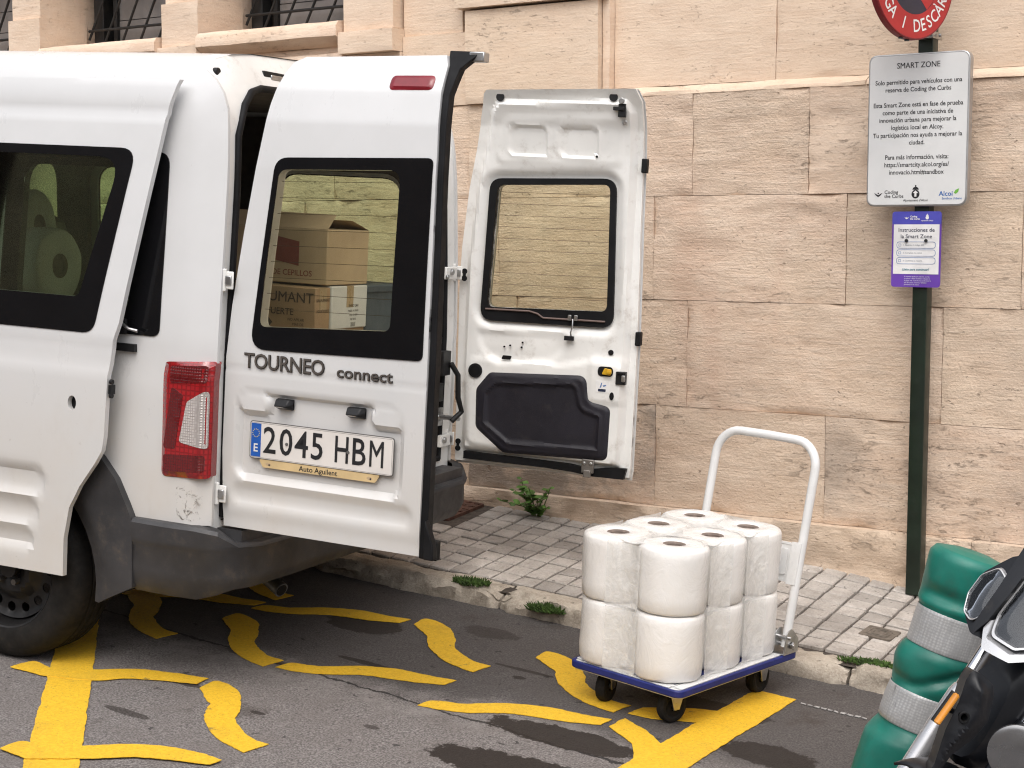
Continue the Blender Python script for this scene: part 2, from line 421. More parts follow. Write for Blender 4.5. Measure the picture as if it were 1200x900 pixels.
RUB = mat('black_rubber', (.008, .008, .009), .6, var=.3, spec=.2); BLK = mat('black_plastic', (.011, .011, .012), .45, var=.25, bump=.15, bs=300, spec=.3)
FRIT = mat('black_window_band', (.006, .006, .007), .12, var=.1, spec=.28)
GREYP = mat('grey_bumper_plastic', (.036, .035, .037), .5, var=.25, vs=7, bump=.12, bs=350, dirt=((.13, .10, .07, 1), .5))
PANEL = mat('dark_door_card', (.017, .0155, .022), .5, spec=.35, var=.15, bump=.2, bs=400, dirt=((.07, .06, .055, 1), .4))
TYRE = mat('tyre_rubber', (.011, .0102, .0098), .8, var=.3, vs=14, bump=.25, bs=120, spec=.25, dirt=((.035, .028, .022, 1), .5))
STEEL = mat('black_steel_rim', (.018, .017, .017), .5, .3, .3, dirt=((.07, .05, .035, 1), .5))
CHROME = mat('chrome', (.72, .72, .74), .08, 1., .05); ZINC = mat('zinc_steel', (.5, .5, .5), .32, 1., .15, vs=25)
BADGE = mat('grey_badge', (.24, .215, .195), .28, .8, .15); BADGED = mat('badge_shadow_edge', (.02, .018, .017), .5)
DARKIN = mat('dark_van_lining', (.035, .027, .022), .8, var=.3, bump=.3, bs=200); HEADL = mat('grey_headlining', (.10, .085, .07), .85, var=.15)
GL_G = m_glass('green_tinted_glass', (.86, .93, .82), .6); GL_B = m_glass('dark_tinted_glass', (.86, .93, .82), .5); GL_R = m_glass('pale_tinted_glass', (.95, .965, .88), .6); GL_C = m_glass('windscreen_glass', (.75, .82, .76))
RED = m_lens('red_lens', (.38, .008, .012), .14, 60, .3); REDD = m_lens('dark_red_lens', (.16, .004, .006), .14, 110, .5); CLEAR = m_lens('clear_prism_lens', (.66, .60, .57), .2, 120, 1.)
PLATE = mat('plate_white', (.72, .68, .64), .35, var=.05); EUB = mat('plate_blue', (.015, .10, .42), .4); INK = mat('black_lettering', (.014, .014, .016), .5)
EUY = mat('plate_star_yellow', (.7, .55, .15), .5); CREAM = mat('cream_strip', (.62, .46, .24), .45)
CARD = mat('cardboard', (.36, .235, .135), .85, var=.12, vs=5, bump=.15, bs=120); CARDL = mat('pale_cardboard', (.46, .34, .21), .85, var=.1, vs=5)
CARDR = mat('red_brown_print', (.22, .07, .05), .8); CARDK = mat('dark_print', (.07, .05, .035), .8); WCARD = mat('white_cardboard', (.62, .60, .57), .7, var=.05)
GBOX = mat('slate_grey_plastic', (.07, .085, .10), .6)
TWHITE = mat('white_trolley_paint', (.74, .74, .73), .3, var=.05, coat=.3, dirt=((.4, .36, .3, 1), .25)); BLUE = mat('blue_rubber', (.012, .022, .16), .5, var=.2, bump=.2, bs=250)
PAPER = m_paper(); CORE = mat('grey_brown_core', (.20, .155, .13), .85, var=.2, vs=40); COREI = mat('core_inside', (.10, .07, .055), .9)
GREEN = mat('green_bollard_plastic', (.006, .15, .112), .42, var=.22, vs=6, bump=.15, bs=40, dirt=((.035, .10, .075, 1), .6)); REFL = m_reflective()
POLE = mat('dark_green_post_paint', (.008, .017, .010), .38, var=.3, dirt=((.05, .055, .05, 1), .3))
SIGNW = mat('white_sign_face', (.70, .70, .69), .4, var=.03, bump=.02); SIGNE = mat('aluminium_edge', (.45, .45, .45), .4, .8, .1); SRED = mat('sign_red', (.42, .025, .028), .4, var=.1); SREDD = mat('sign_rim_red', (.20, .012, .018), .5)
SNAVY = mat('sign_dark_blue', (.028, .026, .045), .45); SLET = mat('white_lettering', (.76, .75, .74), .45); PURP = mat('purple_print', (.13, .05, .36), .4, var=.15, vs=4); BLUEP = mat('blue_violet_print', (.075, .075, .42), .4, var=.15, vs=4)
LINE = mat('blue_outline', (.10, .18, .38), .5); GREY_T = mat('grey_print', (.22, .24, .27), .6); ALB = mat('blue_lettering', (.01, .12, .40), .5); ALG = mat('leaf_green_print', (.16, .42, .06), .5); TEAL = mat('teal_print', (.02, .16, .22), .5)
DKNAVY = mat('navy_lettering', (.012, .02, .05), .5)
IRON = mat('iron_window_frame', (.022, .022, .022), .55, .4, .3, dirt=((.09, .07, .05, 1), .5)); WPANE = mat('dusty_window_pane', (.20, .185, .175), .4, var=.3, vs=3, dirt=((.10, .09, .08, 1), .5))
LEAF = mat('weed_leaf', (.095, .20, .035), .5, var=.45, vs=25); STEM = mat('weed_stem', (.10, .13, .04), .6); MOSS = mat('moss_green', (.045, .085, .014), .9, var=.5, vs=40)
COVER = mat('rusty_cover', (.105, .05, .035), .7, .2, .3, vs=30, bump=.4)
LAMPR = mat('lamp_reflector', (.90, .90, .92), .16, .5, .04)
SCB = mat('black_scooter_plastic', (.010, .011, .014), .36, spec=.35, var=.2, bump=.05, dirt=((.10, .085, .07, 1), .3)); SCG = mat('grey_scooter_paint', (.20, .20, .205), .25, .7, .1, coat=.6); SCS = mat('silver_scooter_paint', (.55, .55, .56), .28, .6, .06, coat=.5)
AMBER = mat('amber_reflector', (.62, .24, .02), .25, coat=.8, var=.2); LAMPG = m_glass('headlamp_lens', (.93, .94, .95)); ALU = mat('cast_aluminium', (.52, .50, .48), .35, .9, .15)

# ------------------------------------------------------------------ street: road, kerb, pavement, markings
def sheet(name, xs, ys, zf, m):
    b = MB(); vs = [(x, y, zf(x, y)) for y in ys for x in xs]; k = len(xs)
    b.add(vs, [(j*k+i, j*k+i+1, (j+1)*k+i+1, (j+1)*k+i) for j in range(len(ys)-1) for i in range(k-1)])
    o = b.build(name, m); tag(o, kind='structure'); return o
sheet('road', [-70, -20, -8, -6, -4, -2, 0, 2, 10, 70], [-60, -20, 0, 2, 4, KY+.06], lambda x, y: zr(x), ASPH)
sheet('pavement_bed', [-70, -20]+[-8+.5*i for i in range(26)]+[20, 70], [KY+.06, KY+.20, 5.7, 6.35], lambda x, y: zpav(x, y)-.012, JOINT)
def painted(b, poly, mi=0, h=.004):
    """road paint: flat sheet lying on the asphalt, ragged at the edge"""
    poly = resample(poly, .012)
    out = []
    for (x, y) in poly:
        q = noise.noise_vector(Vector((x*60, y*60, 3)))*.0035+noise.noise_vector(Vector((x*18, y*18, 9)))*.003
        out.append((x+q.x, y+q.y))
    panel(b, out, [], lambda x, y: (x, y, zr(x)+h), .002, (0, 0, -1), .06, mi)
def wave(pts, n=8):
    """closed smooth outline through two edges: pts = (edge A, edge B), each a list of points"""
    def sm(P):
        P = [Vector(p) for p in P]; out = []
        for i in range(len(P)-1):
            p0 = P[max(i-1, 0)]; p1 = P[i]; p2 = P[i+1]; p3 = P[min(i+2, len(P)-1)]
            for j in range(n):
                t = j/n; out.append(tuple(.5*((2*p1)+(p2-p0)*t+(2*p0-5*p1+4*p2-p3)*t*t+(3*p1-p0-3*p2+p3)*t**3)))
        return out+[tuple(P[-1])]
    return sm(pts[0])+sm(pts[1])
# two wavy dash shapes, measured on the street, repeated over the bay
WA = ([(0, 0), (.012, .07), (.106, .108), (.206, .20), (.332, .262), (.457, .275), (.553, .297)], [(.55, .229), (.426, .175), (.277, .131), (.162, .044), (.07, .008)])
WD = ([(0, 0), (-.007, .093), (.12, .058), (.235, -.057), (.30, -.148), (.434, -.228), (.516, -.237)], [(.508, -.335), (.358, -.295), (.215, -.195), (.132, -.089)])
def mark(name, polys, h=.004):
    b = MB()
    for i, p in enumerate(polys): painted(b, p, 0, h+.002*i)
    o = b.build(name, YEL); tag(o, kind='structure'); return o
def off(w, x, y): return [[(a+x, c+y) for a, c in e] for e in w]
for x, y in ((-3.613, 3.998), (-4.18, 4.49), (-3.009, 4.003), (-4.75, 4.3)): mark('yellow_wave_marking', [wave(off(WA, x, y))])
for x, y in ((-3.579, 4.74), (-4.16, 4.31), (-3.648, 3.667), (-2.995, 4.695), (-4.42, 3.30), (-4.66, 4.30), (-4.7, 4.98)): mark('yellow_wave_marking', [wave(off(WD, x, y))])
mark('yellow_wave_marking', [[(-2.43, 4.335), (-2.335, 4.29), (-2.232, 4.21), (-2.232, 4.04), (-2.30, 4.15), (-2.43, 4.235)]])
mark('yellow_line_marking', [[(-2.232, 3.0), (-2.065, 3.0), (-2.078, 4.888), (-2.228, 4.892), (-2.232, 4.60), (-2.30, 4.575), (-2.433, 4.469), (-2.444, 4.386), (-2.36, 4.39), (-2.232, 4.456)]])
mark('yellow_line_marking', [[(-4.60, 3.93), (-3.10, 2.42), (-2.86, 2.42), (-4.55, 4.06)], wave(([(-4.266, 3.412), (-4.258, 3.503), (-4.13, 3.492), (-4.033, 3.578), (-3.94, 3.669), (-3.829, 3.717), (-3.695, 3.755)], [(-3.682, 3.688), (-3.799, 3.636), (-3.897, 3.577), (-3.957, 3.496), (-4.118, 3.421)]))])
mark('yellow_wave_marking', [wave(([(-3.683, 2.899), (-3.68, 2.978), (-3.574, 2.992), (-3.512, 3.075), (-3.434, 3.157), (-3.357, 3.207), (-3.25, 3.238), (-3.14, 3.241)], [(-3.139, 3.194), (-3.251, 3.148), (-3.346, 3.096), (-3.396, 3.045), (-3.441, 3.001), (-3.567, 2.894)]))], .008)
# faint worn white line at the end of the bay
b = MB(); WPAINT = mat('worn_white_paint', (.36, .35, .34), .8, var=.4, vs=60)
for i in range(26):
    t = i/26; x = -2.05+.62*t; y = 4.86-.02*t-.0*t
    if random.random() < .72: painted(b, [(x, y), (x+.018, y-.002), (x+.018, y+.012*random.random()+.004), (x, y+.012)], 0)
tag(b.build('white_line_marking', WPAINT), kind='structure')

def colored(o, fn):
    """per-face colour attribute read by the stone and concrete materials"""
    me = o.data; a = me.color_attributes.new('blk', 'FLOAT_COLOR', 'CORNER')
    for p in me.polygons:
        c = fn(p)
        for li in p.loop_indices: a.data[li].color = (c[0], c[1], c[2], 1)
# kerb: cast stones, worn and broken along the front edge
kb = MB(); X = -9.; kcol = []
while X < 3.5:
    Ln = random.choice((.72, .95, 1.1)) if X < -3.6 or X > -1 else random.choice((.34, .5, .62))
    nx = max(4, int(Ln/.014)); prof = [(-.004, -.10), (.0, -.055), (.0, -.022), (.010, -.005), (.026, 0), (.07, .003), (.11, .002), (.148, .0), (.152, -.04)]
    vs = []; ln2 = Ln-.012; dz = random.uniform(-.012, .008); dy = random.uniform(-.015, .015)
    for i in range(nx+1):
        x = X+ln2*i/nx; e = min(i, nx-i)/nx*Ln; rd = .02*(1-sst(0, .05, e))
        for k, (py, pz) in enumerate(prof):
            nv = noise.noise_vector(Vector((x*5, k*1.3, 5)))*.018+noise.noise_vector(Vector((x*21, k*3, 1)))*.009+noise.noise_vector(Vector((x*55, k*7, 1)))*.006
            ch = (max(0, noise.noise(Vector((x*3.1, 7, 2))))*.06+max(0, noise.noise(Vector((x*11, 3, 2))))*.03) if 1 <= k <= 4 else 0
            f = 1 if k < 8 else .3
            vs.append((x, KY+dy+py+rd*(k < 4)+nv.y*f+ch*(k >= 3)*.8, zkerb(x)+dz+pz-rd*(2 <= k <= 6)+nv.z*f*(.45 if k > 4 else 1)-ch*.5))
    n = len(prof)
    fs = [(i*n+k, (i+1)*n+k, (i+1)*n+k+1, i*n+k+1) for i in range(nx) for k in range(n-1)]+[tuple(range(n)), tuple(range(nx*n, nx*n+n))[::-1]]
    kb.add(vs, fs); X += Ln
o = kb.build('kerb', KERB, angle=55); tag(o, kind='structure')
colored(o, lambda p: (.15, 0, 0))
# paving tiles, one sheet of separate slabs with open joints
pv = MB(); TX, TY = .104, .1045; tcol = []
x = -9.0
while x < 3.2:
    y = KY+.162; sh = 0
    j = 0
    while y < 6.24:
        y1 = min(y+TY-.012, 6.25); x1 = x+TX-.010
        if not (x1-.05 > -4.62 and x-.05 < -4.24 and y1 > 5.88):
            dz = random.uniform(-.002, .002); tl = [random.uniform(-.0025, .0025) for _ in range(4)]
            q = [(x, y), (x1, y), (x1, y1), (x, y1)]; q = [(a-.07*(c-5.2), c) for a, c in q]
            r = .006; ins = [(q[0][0]+r, y+r), (q[1][0]-r, y+r), (q[2][0]-r, y1-r), (q[3][0]+r, y1-r)]
            vs = [(a, c, zpav(a, c)-.02) for a, c in q]+[(a, c, zpav(a, c)-.004+dz+t) for (a, c), t in zip(q, tl)]+[(a, c, zpav(a, c)+dz+t) for (a, c), t in zip(ins, tl)]
            pv.add(vs, [(0, 1, 5, 4), (1, 2, 6, 5), (2, 3, 7, 6), (3, 0, 4, 7), (4, 5, 9, 8), (5, 6, 10, 9), (6, 7, 11, 10), (7, 4, 8, 11), (8, 9, 10, 11)])
            rnd = random.random(); tcol += [rnd*rnd]*9
        y += TY; j += 1
    x += TX
o = pv.build('pavement', PAVE, angle=20); tag(o, kind='structure'); colored(o, lambda p: (tcol[p.index] if p.index < len(tcol) else .3, 0, 0))
# metal cover set into the pavement, small box lid, both structure-level things of the street
b = MB(); P = [(-4.60, 5.90), (-4.25, 5.90), (-4.25, 6.20), (-4.60, 6.20)]
panel(b, rpoly(P, .01), [], lambda x, y: (x, y, zpav(x, y)+.001), .02, (0, 0, -1), .06)
for i in range(7):
    for j in range(6): b.box((-4.575+i*.05, 5.925+j*.05, zpav(-4.575+i*.05, 5.925+j*.05)+.002), (.03, .012, .004))
tag(b.build('ground_cover', COVER), 'reddish brown ribbed metal cover set in the pavement by the rear bumper', 'ground cover')
b = MB(); panel(b, rrect(-2.108, 5.525, -1.985, 5.65, .008), [], lambda x, y: (x, y, zpav(x, y)+.003), .02, (0, 0, -1), .04)
for k in (0, 1):
    ring = rrect(-2.085, 5.545, -2.008, 5.63, .02) if k == 0 else rrect(-2.07, 5.56, -2.023, 5.615, .015)
    b.tube([(x, y, zpav(x, y)+.003) for x, y in ring+ring[:1]], .003, 6, cap=False)
tag(b.build('box_lid', mat('worn_cast_lid', (.16, .135, .11), .75, .2, .3, vs=40)), 'small square worn inspection lid among the paving tiles', 'inspection lid')

# ------------------------------------------------------------------ stone building
bld = empty('stone_building', (-3, 6.25, .1)); tag(bld, 'sandstone building with rough pitted ashlar courses and barred windows behind the pavement', 'building')
def wl(o):                                                 # keep world coordinates under the building's empty
    o.parent = bld; o.matrix_parent_inverse = Matrix.Translation(-Vector(bld.location)); return o
WY = 6.25
wb = MB(); wcol = []
def block(x0, x1, z0, z1, y, tint, rough, dirt, amp, gap=.0013, step=.02, rnd=.012, depth=.35, joint=True):
    """one ashlar: front face as a fine grid pushed in and out, edges worn back to the joint"""
    x0 += gap; x1 -= gap; z0 += gap*.8; z1 -= gap*.8
    if x1 < -6.3 or x0 > -.9 or z0 > 2.75: step = .09
    nx = max(2, int((x1-x0)/step)); nz = max(2, int((z1-z0)/step)); sd = random.random()*50
    vs = []
    for j in range(nz+1):
        for i in range(nx+1):
            x = x0+(x1-x0)*i/nx; z = z0+(z1-z0)*j/nz
            e = min(x-x0, x1-x, z-z0, z1-z)
            er = rnd*max(0, 2.4*noise.noise(Vector((x*5, z*5, sd)))-.15); w = (1-sst(0, max(.004, er*1.6), e))
            n1 = noise.fractal(Vector((x*3.2, z*6, sd)), .9, 2.1, 6); n2 = noise.noise(Vector((x*19, z*33, sd)))
            pit = max(0, noise.noise(Vector((x*7, z*15, sd+9)))-.36)*1.5
            d = amp*(n1*.8+n2*.35)-amp*1.6*pit
            vs.append((x, y-d+w*er*.9, z))
    k = nx+1; fs = [(j*k+i, j*k+i+1, (j+1)*k+i+1, (j+1)*k+i) for j in range(nz) for i in range(nx)]
    rim = [i for i in range(k)]+[j*k+nx for j in range(1, nz+1)]+[nz*k+i for i in range(nx-1, -1, -1)]+[j*k for j in range(nz-1, 0, -1)]
    o = len(vs); vs += [(vs[i][0], y+depth, vs[i][2]) for i in rim]
    fs += [(rim[a], o+a, o+(a+1) % len(rim), rim[(a+1) % len(rim)]) for a in range(len(rim))]
    wb.add(vs, fs); wcol.extend([(tint, rough, dirt)]*len(fs))
rr = random.uniform
def course(z0, z1, joints, y=WY, **kw):
    for a, c in zip(joints, joints[1:]):
        mx = (a+c)/2
        k = dict(tint=rr(0, .9), rough=rr(.65, 1.), dirt=rr(.15, .5), amp=rr(.006, .011)); k.update(kw)
        f = SPEC.get((round(a, 2), round(z0, 2)))
        if f: k.update(f)
        block(a, c, z0, z1, y, **k)
SPEC = {(-4.38, .26): dict(dirt=2.4, tint=0, amp=.014, rough=1.1), (-3.36, .26): dict(tint=1., dirt=.15, rough=.45, amp=.005), (-2.55, .26): dict(tint=.2, dirt=1.0, rough=.85), (-1.6, .26): dict(dirt=.9, tint=.3),
        (-2.64, 1.65): dict(tint=.2, rough=.45), (-3.18, 1.65): dict(rough=1.1, tint=.4), (-2.05, .72): dict(dirt=.5)}
LJ = [-14, -12.6, -11, -9.7, -8.4, -7.1, -6.2]
RJ = [-.4, .6, 1.9, 3.1, 4.4, 6]
course(-.9, .26, [-14, -11, -8.5, -6.9, -5.6, -4.45, -3.1, -1.9, -.55, .8, 2.4, 4, 6], y=WY-.045, tint=.9, rough=.9, dirt=.55, amp=.022, rnd=.035)
course(.26, .715, LJ+[-5.3, -4.38, -3.355, -2.547, -1.6]+RJ)
course(.715, 1.187, LJ+[-5.0, -4.1, -3.2, -2.054, -1.3]+RJ)
course(1.187, 1.645, LJ+[-5.4, -4.2, -3.37, -2.47, -1.75]+RJ)
course(1.645, 2.087, LJ+[-5.2, -4.37, -3.62, -3.183, -2.643, -2.05, -1.4]+RJ)
# bevelled ledge and the smooth upper field, set back
SM = dict(rough=.22, dirt=.12, amp=.0035, rnd=.006)
course(2.127, 3.3, [-3.6, -2.817, -1.55, -.2]+[1.2, 2.6, 4, 6], y=WY+.045, tint=.75, **SM)
def moulding(x0, x1, prof, tint=.6, rough=.25, dirt=.1, y=WY):
    """profile (y offset, z) run along X"""
    n = max(1, int((x1-x0)/.04)); k = len(prof); vs = []
    for i in range(n+1):
        x = x0+(x1-x0)*i/n
        for j, (py, pz) in enumerate(prof):
            q = noise.noise_vector(Vector((x*6, j*2, pz*8)))*.004; vs.append((x, y+py+q.y, pz+q.z))
    fs = [(i*k+j, (i+1)*k+j, (i+1)*k+(j+1) % k, i*k+(j+1) % k) for i in range(n) for j in range(k)]+[tuple(range(k)), tuple(range(n*k, n*k+k))[::-1]]
    wb.add(vs, fs); wcol.extend([(tint, rough, dirt)]*len(fs))
for a, c in ((-3.595, -2.4), (-2.396, -1.2), (-1.196, .4), (.404, 6)): moulding(a, c, [(-.004, 2.085), (-.001, 2.100), (.045, 2.127), (.3, 2.127), (.3, 2.085)], .8)
# pilaster right of the van and the bay beside it
course(2.087, 2.52, [-4.368, -3.64], y=WY-.035, tint=1., **SM); course(2.53, 3.3, [-4.41, -3.60], y=WY-.065, tint=.8, **SM)
course(2.087, 2.43, [-4.76, -4.37], y=WY-.0, tint=.6, **SM); course(2.43, 3.3, [-4.76, -4.41], y=WY+.01, tint=.5, rough=.3, dirt=.2, amp=.004, rnd=.006)
course(2.087, 3.3, [-3.638, -3.6], y=WY+.0, tint=.4, **SM)
# window bays: opening spans, pillars with stepped bases, sills
OPEN = [(-6.06, -5.10), (-7.30, -6.36), (-8.60, -7.60), (-9.85, -8.90)]
PIL = [(-5.10, -4.76), (-6.36, -6.06), (-7.60, -7.30), (-8.90, -8.60)]
ZT = 3.3
for a, c in PIL:
    course(2.47, 2.70, [a+.015, c-.015], y=WY-.055, tint=.5, **SM); course(2.70, ZT, [a+.03, c-.03], y=WY-.035, tint=.3, **SM)
    course(2.36, 2.468, [a, c], y=WY-.085, tint=.55, **SM); course(2.087, 2.36, [a, c], y=WY-.02, tint=.4, **SM)
    block(a+.032, c-.032, 2.36, ZT, WY+.01, .15, .2, .1, .002, step=.05, depth=.5)
for a, c in OPEN:
    moulding(a+.002, c-.002, [(.4, 2.545), (.12, 2.545), (-.075, 2.525), (-.095, 2.500), (-.095, 2.452), (-.06, 2.43), (-.02, 2.415), (.0, 2.412), (.4, 2.412)], .35)
    moulding(a+.002, c-.002, [(.4, 2.41), (.015, 2.41), (.012, 2.385), (-.045, 2.372), (-.05, 2.35), (-.01, 2.325), (.0, 2.09), (.4, 2.09)], .3)
    moulding(a+.002, c-.002, [(.5, ZT), (0, ZT), (0, 3.15), (.5, 3.15)], .3)
course(2.087, ZT, [-14, -12.6, -11.2, -9.86], y=WY+.02, tint=.4, **SM)
for z0, z1 in ((3.3, 4.2), (4.2, 5.1), (5.1, 6.0), (6.0, 7.0)): course(z0, z1, [-14, -12.2, -10.4, -8.6, -6.8, -5, -3.2, -1.4, .4, 2.2, 4.1, 6], y=WY+.02, tint=.5, **SM)
wall = wb.build('wall', STONE, angle=50); wl(wall)
colored(wall, lambda p: wcol[p.index] if p.index < len(wcol) else (.4, .5, .3))
b = MB(); b.span((-14, WY+.52, -1), (6, WY+.7, 7)); wl(b.build('backing_wall', mat('dark_backing', (.05, .04, .032), .95)))
for a, c in OPEN:
    y = WY+.34
    f = MB(); f.span((a+.03, y-.03, 2.55), (a+.11, y+.05, 3.15)); f.span((c-.11, y-.03, 2.55), (c-.03, y+.05, 3.15))
    f.span((a+.11, y-.02, 2.55), (c-.11, y+.04, 2.585)); f.span((a+.11, y-.02, 3.09), (c-.11, y+.04, 3.15)); f.span((a+.17, y-.01, 2.585), (a+.20, y+.03, 3.09))
    win = wl(f.build('window', IRON, bevel=.004))
    p = MB(); n = 4
    for k in range(n):
        x0 = a+.20+(c-.11-a-.20)*0; z0 = 2.587+k*.126
        p.span((x0, y+.012+.002*k, z0), (c-.11, y+.02+.002*k, z0+.121))
    q = p.build('pane', WPANE); q.parent = win; q.matrix_parent_inverse = Matrix.Identity(4)
    g = MB(); yy = y-.06
    g.tube([(a+.02, yy, 2.655), (c-.02, yy, 2.655)], .008, 8)
    for k in range(9):
        x0 = a-.15+k*.145; p0 = Vector((x0, yy+.001*k, 2.56)); p1 = Vector((x0+.33, yy+.001*k, 3.15))
        if p0.x < a+.02: t = (a+.02-p0.x)/(p1.x-p0.x); p0 = p0.lerp(p1, t)
        if p1.x > c-.02: t = (c-.02-p0.x)/(p1.x-p0.x); p1 = p0.lerp(p1, t)
        if p1.z-p0.z > .04: g.tube([p0, p1], .0075, 6)
    q = g.build('grille', IRON); q.parent = win; q.matrix_parent_inverse = Matrix.Identity(4)

fac = empty('unseen_facing_house', (-3, -9.0, 0)); tag(fac, 'unseen plain house front added behind the viewer to darken reflections and block low sky', 'building')  # out of view; added for its reflections and the sky light it blocks
b = MB(); b.span((-26, -7.2, -2), (22, -6.5, 6.2)); b.build('wall', mat('ochre_render', (.36, .29, .22), .9, var=.15, vs=1.5, bump=.3, bs=30), fac).location = (3, 6.5, 0)
for i in range(13):
    for z in (.4, 3.6):
        x = -24+i*3.5; f = MB(); f.span((x, -6.5, z), (x+1.2, -6.42, z+2.1)); f.span((x-.15, -6.5, z-.12), (x+1.35, -6.35, z)); o = f.build('window', mat('stone_surround', (.42, .36, .29), .9) if (i, z) == (0, .4) else bpy.data.materials['stone_surround'], fac); o.location = (3, 6.5, 0)
        p = MB(); p.span((x+.1, -6.43, z+.1), (x+1.1, -6.41, z+2.0)); q = p.build('pane', WPANE, o)

# ------------------------------------------------------------------ the van
VM = Matrix.Translation((-3.5952, 3.6735, -.0013)) @ Matrix.Rotation(.1665, 4, 'Z') @ Matrix.Rotation(.0548, 4, 'Y') @ Matrix.Rotation(-.0122, 4, 'X')
van = empty('passenger_van', matrix=VM)
tag(van, 'white high roof delivery van with both rear doors and its sliding side door open', 'van')
LEAN = [(0, 0), (1.08, 0), (1.4, .004), (1.7, .012), (1.85, .024), (1.95, .044), (2.03, .085), (2.12, .15)]
TUM = [(0, .012), (.5, .002), (.7, 0), (1.08, 0), (1.3, .012), (1.6, .035), (1.85, .052), (1.93, .062), (1.98, .08), (2.0, .092), (2.03, .13)]
lean = lambda z: lerp_tab(LEAN, z)
tum = lambda z: lerp_tab(TUM, z)
VW = 1.634; SY = -.08; EX = .008
def ysurf(x, z):
    y = SY+tum(z)
    if x > EX-.045: d = x-EX+.045; r = .05; y += r-math.sqrt(max(0, r*r-d*d))
    if x < -3.3: y += (min(1, (-3.3-x)/1.0))**2*.16
    # belt crease and the shallow waist
    y += .006*sst(1.02, 1.06, z)*(1-sst(1.06, 1.12, z))
    return y
def sideL(x, z, o=0.): return (x-lean(z)*sst(-.5, 0, x), ysurf(x, z)-o, z)
def sideR(x, z, o=0.): return (x-lean(z)*sst(-.5, 0, x), VW-ysurf(x, z)+o, z)
def wheel_arch(cx, r, a0=0, a1=180, n=18): return [(cx+r*math.cos(R(a0+(a1-a0)*i/n)), .31+r*math.sin(R(a0+(a1-a0)*i/n))) for i in range(n+1)]
TOPZ = 2.0
outl = [(EX, .56), (EX, 1.05), (EX, 1.88), (EX-.006, 1.93), (EX-.022, 1.97), (EX-.055, TOPZ), (-2.55, TOPZ), (-2.9, 1.9), (-3.35, 1.32), (-3.45, 1.16), (-4.1, .98), (-4.3, .82), (-4.33, .35), (-3.98, .35)]+wheel_arch(-3.55, .40, 180, 0, 14)[1:-1]+[(-3.15, .32), (-1.26, .32)]+wheel_arch(-.80, .44, 180, 8, 16)[1:]+[(-.30, .56)]
qwin = rpoly([(-.195, 1.15), (-.195, 1.735), (-.85, 1.735), (-.85, 1.15)], [.03, .045, .06, .05])
bwin = rpoly([(-.195-.035, 1.18), (-.195-.045, 1.705), (-.82, 1.705), (-.82, 1.18)], .06)
lwin = [bwin]
doorway = rrect(-2.05, .42, -1.22, 1.86, .08); fwinL = rpoly([(-3.1, 1.2), (-2.22, 1.17), (-2.22, 1.72), (-2.85, 1.72)], .06)
b = MB(); panel(b, outl, [bwin, doorway, fwinL], sideL, .012, (0, 1, 0), .055)
b.build('left_side_panel', WHITE, van, angle=40)['label'] = 'left side panel with a small dent on the rear pillar'
rB = rrect(-1.84, 1.25, -1.08, 1.715, .09); rC = rrect(-.87, 1.245, -.27, 1.72, .09); rA = rpoly([(-3.1, 1.2), (-2.06, 1.2), (-2.06, 1.715), (-2.85, 1.72)], .07)
b = MB(); panel(b, outl, [rA, rB, rC], sideR, .012, (0, -1, 0), .055)
b.build('right_side_panel', WHITE, van, angle=40)
# roof, windscreen frame, bonnet: one skin swept over the top edge line
b = MB(); top = [(EX-.006, TOPZ), (-.4, TOPZ), (-1.2, TOPZ), (-2.0, TOPZ), (-2.55, TOPZ), (-2.9, 1.9), (-3.35, 1.32), (-3.45, 1.16), (-3.8, 1.08), (-4.1, .98), (-4.3, .82), (-4.335, .35)]
CR = [(0, 0), (.010, .018), (.030, .042), (.07, .062), (.16, .078), (.36, .090), (.5, .092)]
def roof_pt(i, k, side):
    x, z = top[i]; f, c = CR[k]; y0 = ysurf(x, z); w = VW-2*y0
    y = y0+f*w if side == 0 else VW-y0-f*w
    s = 1. if i < 5 else .45
    return (x-lean(z+c*s if i < 3 else z)*sst(-.5, 0, x)-(.05*(1-sst(0, .07, f)) if i == 0 else 0), y, z+c*s)
ks = [(k, 0) for k in range(7)]+[(k, 1) for k in range(5, -1, -1)]
vs = []; n = len(ks)
for i in range(len(top)):
    vs += [roof_pt(i, k, s) for k, s in ks]
fs = [(i*n+k, i*n+k+1, (i+1)*n+k+1, (i+1)*n+k) for i in range(len(top)-1) for k in range(n-1) if not (i in (5, 6) and 1 <= k < n-2)]
b.add(vs, fs); b.build('roof', WHITE, van, angle=35)
b = MB(); b.add([(vs[5*n+1]), vs[5*n+n-2], vs[7*n+n-2], vs[7*n+1]], [(0, 1, 2, 3)]); b.build('windscreen', GL_C, van)
